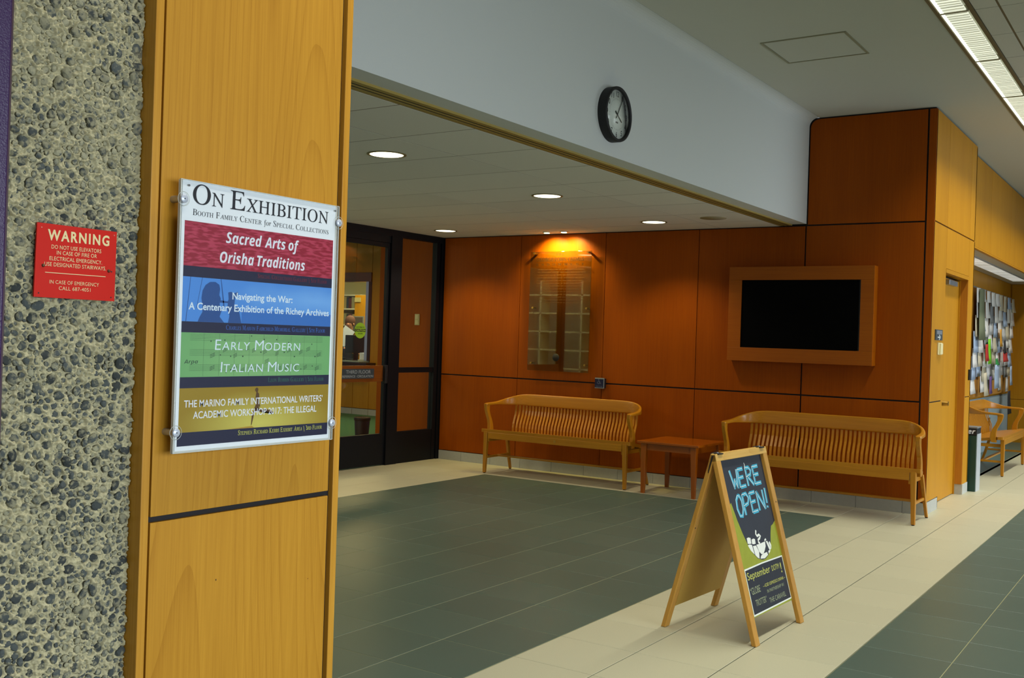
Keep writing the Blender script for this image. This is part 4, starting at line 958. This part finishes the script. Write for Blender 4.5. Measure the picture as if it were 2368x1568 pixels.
# ---- benches
def make_bench():
    root = empty('slatted_bench')
    HS = .838
    # seat with notched rear
    sp2 = [(-.885, -.010), (.885, -.010), (.890, .01), (.888, .055), (.835, .075), (.815, .42), (.76, .455), (-.76, .455), (-.815, .42), (-.835, .075), (-.888, .055), (-.890, .01)]
    MB().prism(sp2, lambda p, t: (p[0], p[1], t-max(0, p[1]-.03)*.16), .436, .470).build('seat', M_bench, root, bevel=.006, seg=3)
    ap = MB(); ap.box(-.80, .80, -.012, .012, .372, .438); ap.box(-.80, .80, .38, .40, .340, .378); ap.box(-.81, -.79, .0, .40, .340, .378); ap.box(.79, .81, 0, .40, .340, .378)
    ap.build('apron', M_bench, root, bevel=.002)
    def leg(x0, y0, z0, x1, y1, z1, w0, w1):
        q = [(-1, -1), (1, -1), (1, 1), (-1, 1)]
        l_ = MB().loft([[(x1+a*w1, y1+b_*w1, z1) for a, b_ in q], [(x0+a*w0, y0+b_*w0, z0) for a, b_ in q]]).build('leg', M_benchz, root, bevel=.006, seg=3)
        MB().cyl((x1, y1, 0), (x1, y1, .010), .012, n=10).build('glide', M_dark, l_)
    for s_ in (-1, 1):
        leg(s_*(HS-.01), .005, .445, s_*HS, 0, .008, .024, .016)
        # rear leg: sweeps backwards
        q = [(-1, -1), (1, -1), (1, 1), (-1, 1)]; rings = []
        for (y, z_, w_) in ((.37, .385, .022), (.39, .34, .021), (.42, .24, .019), (.455, .12, .017), (.495, .008, .015)):
            rings.append([(s_*(HS-.025+.07*(.385-z_))+a*w_*.8, y+b_*w_, z_) for a, b_ in q])
        l_ = MB().loft(rings[::-1]).build('leg', M_benchz, root, bevel=.005)
        MB().cyl((s_*(HS+.002), .495, 0), (s_*(HS+.002), .495, .010), .012, n=10).build('glide', M_dark, l_)
        MB().box(s_*(HS-.015)-.009, s_*(HS-.015)+.009, .01, .44, .160, .185).build('side_stretcher', M_bench, root, bevel=.003)
    MB().box(-HS+.02, HS-.02, .20, .235, .165, .185).build('long_stretcher', M_bench, root, bevel=.003)
    # back rail: a board sweeping round into the arms
    path = [(0, .465, .778, .128, .024), (.30, .465, .778, .128, .024), (.56, .462, .778, .128, .024), (.66, .452, .777, .122, .024), (.735, .425, .770, .106, .025),
            (.785, .385, .760, .088, .026), (.818, .335, .752, .070, .028), (.836, .28, .745, .052, .034), (.845, .235, .740, .036, .042), (.850, .17, .737, .029, .048),
            (.853, .11, .735, .027, .052), (.855, .06, .733, .027, .056), (.855, .02, .730, .026, .052), (.855, .004, .727, .018, .036)]
    full = [(-a, b_, c, d, e) for a, b_, c, d, e in path[:0:-1]]+path
    rings = []
    for i, (x, y, z_, hh, ww) in enumerate(full):
        a = full[max(i-1, 0)]; b_ = full[min(i+1, len(full)-1)]
        T = Vector((b_[0]-a[0], b_[1]-a[1], 0)).normalized(); Nn = Vector((T.y, -T.x, 0)); lean = .10*min(1, hh/.12)
        ring = []
        for aa in range(12):
            t = 2*PI*aa/12+PI/12; ca, sa = math.cos(t), math.sin(t); pw_ = .35
            ox = math.copysign(abs(ca)**pw_, ca)*ww/2; oz = math.copysign(abs(sa)**pw_, sa)*hh/2
            ring.append(Vector((x, y, z_+oz))+Nn*ox+Vector((0, lean*oz, 0)))
        rings.append(ring)
    br = MB().loft(rings, smooth=True)
    o = br.build('back_rail', M_bench, root)
    md = o.modifiers.new('s', 'SUBSURF'); md.levels = 1; md.render_levels = 1
    # arm supports
    for s_ in (-1, 1):
        pth = [(.035, .728, .030), (.033, .70, .027), (.040, .66, .023), (.062, .61, .021), (.090, .56, .023), (.105, .51, .027), (.108, .46, .030), (.104, .43, .030), (.096, .400, .024)]
        rings = [[(s_*(.853 if z_ > .6 else .853+(.0 if z_ > .6 else 0))+a*.018, y+b_*w_*1.15, z_) for a, b_ in ((-1, -1), (1, -1), (1, 1), (-1, 1))] for y, z_, w_ in pth]
        MB().loft(rings[::-1]).build('arm_support', M_benchz, root, bevel=.005)
    # spindles
    def rail_y(x):
        x = abs(x)
        for a, b_ in zip(path[:-1], path[1:]):
            if a[0] <= x <= b_[0]: return a[1]+(b_[1]-a[1])*(x-a[0])/(b_[0]-a[0]+1e-9)
        return .3
    sl_me = None; n_s = 38
    for k in range(n_s):
        x = -.735+1.47*k/(n_s-1); yt = rail_y(x)-.004
        rings = []
        prof_ = [(-.070, .398), (-.071, .43), (-.068, .47), (-.058, .515), (-.038, .56), (-.016, .61), (-.004, .66), (.0, .70), (.004, .745)]
        for py_, z_ in prof_:
            t = (z_-.398)/.347; kf = (1-t)*(max(0, .462-yt))*.45
            rings.append([(a*.0108, py_+kf+b_*.0038, z_) for a, b_ in ((-1, -1), (1, -1), (1, 1), (-1, 1))])
        if abs(x) < .60:
            if sl_me is None:
                rings2 = [[(a*.0108, p[1], p[2]) for a, p in zip((-1, 1, 1, -1), rg_)] for rg_ in rings]
                so2 = MB().loft(rings2).build('slat', M_benchz, root); sl_me = so2.data; so2.location = (x, yt, 0); continue
            inst(sl_me, 'slat', (x, yt, 0), root)
        else:
            so2 = MB().loft(rings).build('slat', M_benchz, root); so2.location = (x, yt, 0)
    return root
bench = make_bench(); bench.location = (8.935, 5.455, 0); bench.rotation_euler = (0, 0, -PI/2)
tag(bench, 'slatted oak bench below the glass plaque', 'bench', 'slatted oak benches')
b2 = copy_tree(bench); b2.location = (8.935, 2.768, 0); tag(b2, 'slatted oak bench below the dark display, at the wall corner', 'bench', 'slatted oak benches')
b3 = copy_tree(bench); b3.location = (14.09, 1.885, 0); b3.rotation_euler = (0, 0, 0); tag(b3, 'slatted oak bench in front of the crowded notice board', 'bench', 'slatted oak benches')
bx('brass_tag', M_brass, bench, .02, .045, -.0135, -.012, .395, .418)
# ---- side table
stb = empty('side_table', (8.87, 4.143, 0), label='low cherry side table between the two benches', cat='table')
bx('tabletop', M_table, stb, -.02, .63, -.325, .312, .482, .505, bevel=.004)
bx('apron', M_table, stb, .03, .05, -.25, .24, .415, .482); bx('apron', M_table, stb, .56, .58, -.25, .24, .415, .482)
bx('apron', M_table, stb, .04, .57, -.262, -.245, .415, .482); bx('apron', M_table, stb, .04, .57, .228, .245, .415, .482)
M_tz = wood('table_cherry_leg', '#b05a08', '#8c4402', 2, 110, contrast=0.6, rough=0.25, coat=0.5)
for xx in (.04, .575):
    for yy in (-.262, .262):
        MB().loft([[(xx+a*.017, yy+b_*.017, 0) for a, b_ in ((-1, -1), (1, -1), (1, 1), (-1, 1))], [(xx+a*.029, yy*.98+b_*.029, .482) for a, b_ in ((-1, -1), (1, -1), (1, 1), (-1, 1))]]).build('leg', M_tz, stb, bevel=.003)

# ---- newspaper bin
nb = empty('literature_bin', (11.575, 1.90, 0), label='narrow dark green metal bin with a black lettered top beside the post', cat='bin')
bx('body', flat('bin_green', (22, 62, 50), 0.4), nb, 0, .235, 0, .30, .0, .585, bevel=.002)
bx('side_panel', flat('bin_silver', (176, 180, 182), 0.35), nb, .012, .237, -.006, 0, 0, .60)
bx('header', M_dark, nb, -.003, .235, -.002, .30, .587, .660, bevel=.002); bx('lid', flat('lid_grey', (120, 120, 118), 0.4), nb, -.004, .237, -.006, .302, .660, .672)
put_text(glyphs(heavy('er'), .01), nb, M_pw, (-.0036, 0, 0), (0, -1, 0), (0, 0, 1), -.085, -.012, .603, .046)

# ---- notice board
nbd = empty('notice_board', (0, 2.6, 0), label='tall notice board crowded with flyers in the alcove', cat='board')
bx('cork', flat('cork', (176, 122, 40), 0.9), nbd, 12.4, 18.45, -.03, -.008, .83, 2.34)
bx('frame', M_alu, nbd, 12.38, 18.47, -.032, -.006, 2.34, 2.36)
FC = {'white': (240, 238, 232), 'pale grey': (212, 212, 210), 'lime green': (130, 220, 40), 'cream': (214, 204, 176), 'purple': (110, 78, 140), 'orange': (226, 160, 40), 'red': (196, 52, 44), 'green': (44, 150, 70),
      'grey': (140, 144, 146), 'light blue': (176, 196, 222), 'black': (40, 40, 46), 'olive': (128, 136, 104)}
fl_rows = []
rf = random.Random(21)
sp_flyers = [('olive', 15.32, 1.62, .40, .70), ('lime green', 16.0, 1.29, .22, .36), ('orange', 16.95, 1.55, .16, .26), ('red', 15.75, 1.33, .22, .24), ('green', 16.6, 1.27, .2, .1), ('purple', 16.1, .86, .2, .25),
             ('black', 17.25, 1.45, .18, .2), ('red', 17.3, 1.32, .4, .14), ('light blue', 16.55, .93, .4, .35), ('black', 17.75, .50, .28, .36), ('light blue', 17.85, .95, .2, .3), ('cream', 15.5, .85, .24, .32)]
names_ = {}
def flyer(c, x, z_, w_, h_, k, lab):
    # slightly curled sheet pinned at its top
    cu = rf.uniform(.004, .035); tw = rf.uniform(-.02, .02); vs = []; n_ = 4
    for i in range(n_+1):
        t = i/n_
        for j in (0, 1): vs.append((x-(-.5+j)*w_*-1+tw*(1-t), 2.564-k*.008-cu*(1-t)**2*(1 if j else .35), z_+h_*t+(.01 if j else 0)))
    fs = [(2*i, 2*i+1, 2*i+3, 2*i+2) for i in range(n_)]
    m_ = MB().add(vs, fs, True); me_ = m_.mesh('flyer'); me_.materials.append(flat('flyer_'+c.replace(' ', '_'), FC[c], 0.7))
    o = bpy.data.objects.new('flyer', me_); COL.objects.link(o)
    md = o.modifiers.new('t', 'SOLIDIFY'); md.thickness = .001
    tag(o, lab, 'flyer', 'flyers pinned on the notice board'); return o
k = 0
for row in range(7):
    for cidx in range(9):
        x = 15.15+cidx*.385+rf.uniform(-.03, .03); z_ = .86+row*.21+rf.uniform(-.05, .05); c = rf.choice(['white', 'white', 'pale grey', 'white', 'white', 'light blue', 'cream', 'grey'])
        w_, h_ = rf.uniform(.26, .335), rf.uniform(.25, .38)
        if z_+h_ > 2.33: h_ = 2.33-z_
        if row == 0 and rf.random() < .45: continue
        rown = ('lowest', 'second lowest', 'third lowest', 'middle', 'third highest', 'second highest', 'top')[row]
        coln = ('first', 'second', 'third', 'fourth', 'fifth', 'sixth', 'seventh', 'eighth', 'last')[cidx]
        flyer(c, x, z_, w_, h_, row, '%s curled flyer, %s row of the notice board, %s from the post' % (c, rown, coln)); k += 1
for i, (c, x, z_, w_, h_) in enumerate(sp_flyers):
    flyer(c, x, z_, w_, h_, 8+i*.5, '%s %s pinned %s on the notice board' % (c, 'poster' if w_ > .3 else 'leaflet', ('high near the post' if i == 0 else 'at mid height, nearer the post' if i in (1, 3) else 'low, nearer the post' if i in (5, 11) else 'below the board edge' if i == 9 else 'low, toward the far end' if i in (8, 10) else 'at mid height, toward the far end')))

# ================================================================== A-FRAME SIGN
axv = Vector((.99827, -.05872, 0)); pr = Vector((-.05872, -.99827, 0)); mL = Vector((4.784, 1.985, 0))
af = empty('sandwich_board', tuple(mL), label="wooden A-frame chalkboard sign reading WE'RE OPEN on the tan tiles", cat='sign')
def plane_frame(sgn):
    o0 = pr*sgn*.26; up = (pr*sgn*(.012-.26)+Vector((0, 0, .905))).normalized(); nr = axv.cross(up) if sgn > 0 else up.cross(axv)
    return o0, up, nr
def obox(mb, O, U, V, W_, a0, a1, b0, b1, c0, c1):
    P_ = lambda a, b_, c: O+U*a+V*b_+W_*c
    vs = [P_(a, b_, c) for c in (c0, c1) for a, b_ in ((a0, b0), (a1, b0), (a1, b1), (a0, b1))]
    return mb.add(vs, [(0, 3, 2, 1), (4, 5, 6, 7), (0, 1, 5, 4), (1, 2, 6, 5), (2, 3, 7, 6), (3, 0, 4, 7)])
pineR = wood('pine_leg', '#cf9c44', '#b07a28', 2, 60, rings=0.15, contrast=0.7, rough=0.5, coat=0.1)
def aframe_half(sgn, board_mat):
    O, U, V = plane_frame(sgn); V_, Wn = V
    return
O1, V1, N1 = plane_frame(1); O2, V2, N2 = plane_frame(-1)
for (O, V, Nn, bt) in ((O1, V1, N1, .128), (O2, V2, N2, .118)):
    for a0, a1 in ((-.005, .043), (.559, .607)):
        mb = MB(); P_ = lambda a, b_, c: O+axv*a+V*b_+Nn*c
        dz = lambda c: (0.0-(O+Nn*c).z)/V.z     # foot cut flat on the floor
        vs = []
        for c in (-.024, 0.0):
            vs += [P_(a0, dz(c)+.001, c), P_(a1, dz(c)+.001, c), P_(a1, .938, c), P_(a0, .938, c)]
        mb.add(vs, [(0, 3, 2, 1), (4, 5, 6, 7), (0, 1, 5, 4), (1, 2, 6, 5), (2, 3, 7, 6), (3, 0, 4, 7)])
        mb.build('leg', pineR, af, bevel=.003)
    mb = MB(); obox(mb, O, axv, V, Nn, -.005, .607, .903, .940, -.0245, .0005); mb.build('top_rail', M_pinex, af, bevel=.002)
    mb = MB(); obox(mb, O, axv, V, Nn, .043, .559, bt, .903, -.0245, -.0205)
    mb.build('backing', flat('hardboard', (186, 148, 62), 0.7), af)
M_chalk = plain('chalkboard', (38, 42, 52), 0.55, var=0.30, nscale=9)
mb = MB(); obox(mb, O1, axv, V1, N1, .043, .559, .128, .903, -.0205, -.0195); cb = mb.build('chalkboard', M_chalk, af)
O_b = O1+N1*(-.0193)
M_ol = flat('paint_olive', (150, 156, 40), 0.6, var=.12); M_wc = flat('paint_white', (236, 238, 226), 0.6); M_cy = flat('paint_cyan', (64, 168, 196), 0.6, var=.1)
M_yl = flat('chalk_yellow', (196, 196, 90), 0.7); M_gw = flat('chalk_greywhite', (150, 158, 120), 0.7); M_bk2 = flat('paint_black', (30, 34, 44), 0.6, var=.2)
def ab(name, mat, pts, lay=0): return poly_on(name, mat, cb, O_b+N1*(lay*.0003), axv, V1, pts, .0002)
# olive ground with a U-shaped window (drawn as two sides and a lower part)
curve = [(.076, .682), (.094, .690), (.104, .660), (.122, .600), (.150, .530), (.185, .462), (.222, .418), (.262, .388), (.310, .374), (.350, .374), (.390, .386), (.425, .412), (.452, .445), (.475, .490), (.500, .525), (.525, .530), (.559, .545)]
strips = MB()
low = .126
for (a, b_) in zip(curve[:-1], curve[1:]):
    if b_[0] <= a[0]: continue
    strips.add([O_b+axv*a[0]+V1*low, O_b+axv*b_[0]+V1*low, O_b+axv*b_[0]+V1*b_[1], O_b+axv*a[0]+V1*a[1]], [(0, 1, 2, 3)])
strips.add([O_b+axv*.043+V1*low, O_b+axv*.076+V1*low, O_b+axv*.076+V1*.682, O_b+axv*.043+V1*.670], [(0, 1, 2, 3)])
strips.build('painted_ground', M_ol, cb)
ab('painted_border', M_wc, [(.082, .130), (.556, .136), (.553, .362), (.300, .364), (.082, .360)], 1)
ab('painted_box', M_bk2, [(.088, .138), (.549, .143), (.546, .355), (.300, .357), (.088, .352)], 2)
art = dict(sq1=[(0.183, 0.501), (0.203, 0.503), (0.226, 0.497), (0.222, 0.469), (0.2, 0.47), (0.181, 0.474)], sq2=[(0.234, 0.488), (0.256, 0.490), (0.274, 0.485), (0.271, 0.462), (0.25, 0.462), (0.23, 0.466)],
  bar1=[(0.182, 0.468), (0.206, 0.467), (0.225, 0.462), (0.234, 0.412), (0.201, 0.436), (0.181, 0.462)], bar2=[(0.234, 0.455), (0.27, 0.453), (0.291, 0.419), (0.279, 0.385), (0.262, 0.392), (0.240, 0.408)],
  cup=[(0.276, 0.456), (0.314, 0.455), (0.385, 0.458), (0.381, 0.434), (0.357, 0.413), (0.338, 0.403), (0.316, 0.401), (0.294, 0.417)], r1=[(0.394, 0.458), (0.413, 0.457), (0.44, 0.412), (0.417, 0.409)],
  r2=[(0.425, 0.446), (0.439, 0.452), (0.446, 0.44), (0.450, 0.430), (0.442, 0.412)], st=[(0.382, 0.468), (0.4, 0.473), (0.405, 0.463), (0.381, 0.459)], bl=[(0.304, 0.396), (0.338, 0.403), (0.382, 0.404), (0.387, 0.388), (0.341, 0.377), (0.290, 0.383)],
  bit=[(0.4, 0.407), (0.428, 0.409), (0.420, 0.400), (0.399, 0.392)])
for n_, pts in art.items(): ab('painted_cup' if n_ == 'cup' else 'painted_shape', M_wc, pts, 1)
def stroke(pts, w_, mat, name, lay=1):
    mb = MB(); L_ = []; R_ = []
    for i, p in enumerate(pts):
        a = Vector(pts[max(i-1, 0)]); b_ = Vector(pts[min(i+1, len(pts)-1)]); d = (b_-a).normalized(); nn = Vector((-d.y, d.x))*w_/2
        L_.append(Vector(p)+nn); R_.append(Vector(p)-nn)
    vs = [O_b+N1*(lay*.0003)+axv*q.x+V1*q.y for q in L_+R_]; n_ = len(pts)
    mb.add(vs, [(i, i+1, n_+i+1, n_+i) for i in range(n_-1)]); return mb.build(name, mat, cb)
stroke([(.306, .526), (.296, .508), (.306, .496), (.332, .500), (.345, .492), (.330, .482), (.308, .476), (.308, .465), (.322, .456)], .013, M_wc, 'painted_steam')
def lettering_strokes(glist, u0, v0, cw, ch, sp, w_, mat, lay):
    for gi, g_ in enumerate(glist):
        for sk_ in g_: stroke([(u0+gi*sp+p[0]*cw, v0+p[1]*ch) for p in sk_], w_, mat, 'brush_letter', lay)
LW = [[(0, 1), (.28, 0)], [(.25, .02), (.46, .52)], [(.44, .52), (.66, .02)], [(.64, 0), (.82, 1)]]
LE = [[(0, 0), (0, 1)], [(0, .96), (.8, .98)], [(0, .52), (.7, .54)], [(0, .03), (.85, .05)]]
LR = [[(0, 0), (0, 1)], [(0, .97), (.5, .98), (.75, .8), (.6, .58), (0, .50)], [(.15, .52), (.85, 0)]]
LO = [[(.4, 1), (.1, .8), (.02, .4), (.2, .05), (.5, .02), (.75, .3), (.78, .7), (.6, .95), (.4, 1)]]
LP = [[(0, 0), (0, 1)], [(0, .97), (.55, 1), (.8, .78), (.6, .52), (0, .44)]]
LN = [[(0, 0), (0, 1)], [(0, .98), (.8, .02)], [(.8, 0), (.8, 1)]]
LX = [[(.25, .25), (.30, 1.02)], [(.22, .02), (.24, .12)]]
for dx, dv, w_, mt_, ly in ((.0, .0, .0205, M_cy, 1), (-.006, .001, .0030, M_wc, 2)):
    lettering_strokes([LW], .148+dx, .752+dv, .100, .096, .1, w_, mt_, ly)
    lettering_strokes([LE], .242+dx, .752+dv, .080, .096, .1, w_, mt_, ly)
    lettering_strokes([LR], .336+dx, .752+dv, .082, .096, .1, w_, mt_, ly)
    lettering_strokes([LE], .424+dx, .752+dv, .086, .096, .1, w_, mt_, ly)
    lettering_strokes([LO], .150+dx, .610+dv, .088, .108, .1, w_, mt_, ly)
    lettering_strokes([LP], .236+dx, .612+dv, .084, .106, .1, w_, mt_, ly)
    lettering_strokes([LE], .322+dx, .614+dv, .082, .104, .1, w_, mt_, ly)
    lettering_strokes([LN], .408+dx, .616+dv, .092, .102, .1, w_, mt_, ly)
    lettering_strokes([LX], .488+dx, .618+dv, .1, .104, .1, w_, mt_, ly)
stroke([(.334, .874), (.338, .862), (.331, .846)], .006, M_wc, 'brush_letter', 2)
def cbt(s, u0, u1, v0, cap, mat, slant=0.0, off=0.0): put_text(glyphs(s, off), cb, mat, O_b+N1*.0010, axv, V1, u0, u1, v0, cap, slant=slant, name='chalk_lettering')
cbt('September', .097, .372, .304, .036, M_yl, -.004)
cbt('DOTM', .394, .484, .304, .027, M_yl)
cbt('!', .502, .514, .280, .050, M_yl, 0, .01)
cbt('\u2014ICED ESPRESSO DRINK\u2014', .248, .535, .2435, .015, M_yl)
cbt('\u201cGLOBE', .096, .212, .231, .034, M_gw)
cbt('IN PARTNERSHIP W/', .286, .498, .211, .016, M_gw)
cbt('TROTTER\u201d', .130, .262, .172, .030, M_gw)
cbt('THE CARAVEL', .290, .497, .160, .024, M_gw)
# hinges and folding strap
for a0 in (.018, .52):
    mb = MB(); P_ = mL*0
    mb.box(0, .05, -.022, .024, 0, .006)
    hg = mb.build('hinge', M_dark, af, bevel=.001); hg.location = axv*a0+Vector((0, 0, .902)); hg.rotation_euler = (0, 0, -.0587)
    MB().cyl((.0275, 0, .006), (.0275, 0, .010), .006, n=8).build('rivet', M_alu, hg)
stp = MB(); rings = []
for u_, v_, w_ in ((-.004, .930, .013), (.000, .880, .014), (.004, .846, .012), (.030, .775, .010), (.052, .705, .009)):
    c_ = O2+axv*u_+V2*v_+pr*.016
    rings.append([c_+axv*(a*w_)+pr*(b_*.002) for a, b_ in ((-1, -1), (1, -1), (1, 1), (-1, 1))])
stp.loft(rings).build('folding_strap', M_dark, af)
mt = MB().cyl(O1+axv*.5835+V1*.64+N1*-.002, O1+axv*.5835+V1*.64+N1*.001, .004, n=8).build('screw', M_dark, af)
MB().cyl(O2+axv*.012+V2*.55+N2*-.02+Vector((0, 0, 0)), O2+axv*.012+V2*.55-N2*.0255, .004, n=8).build('screw', M_dark, af)
print('objects', len(bpy.data.objects), 'tris', sum(len(m_.polygons) for m_ in bpy.data.meshes))
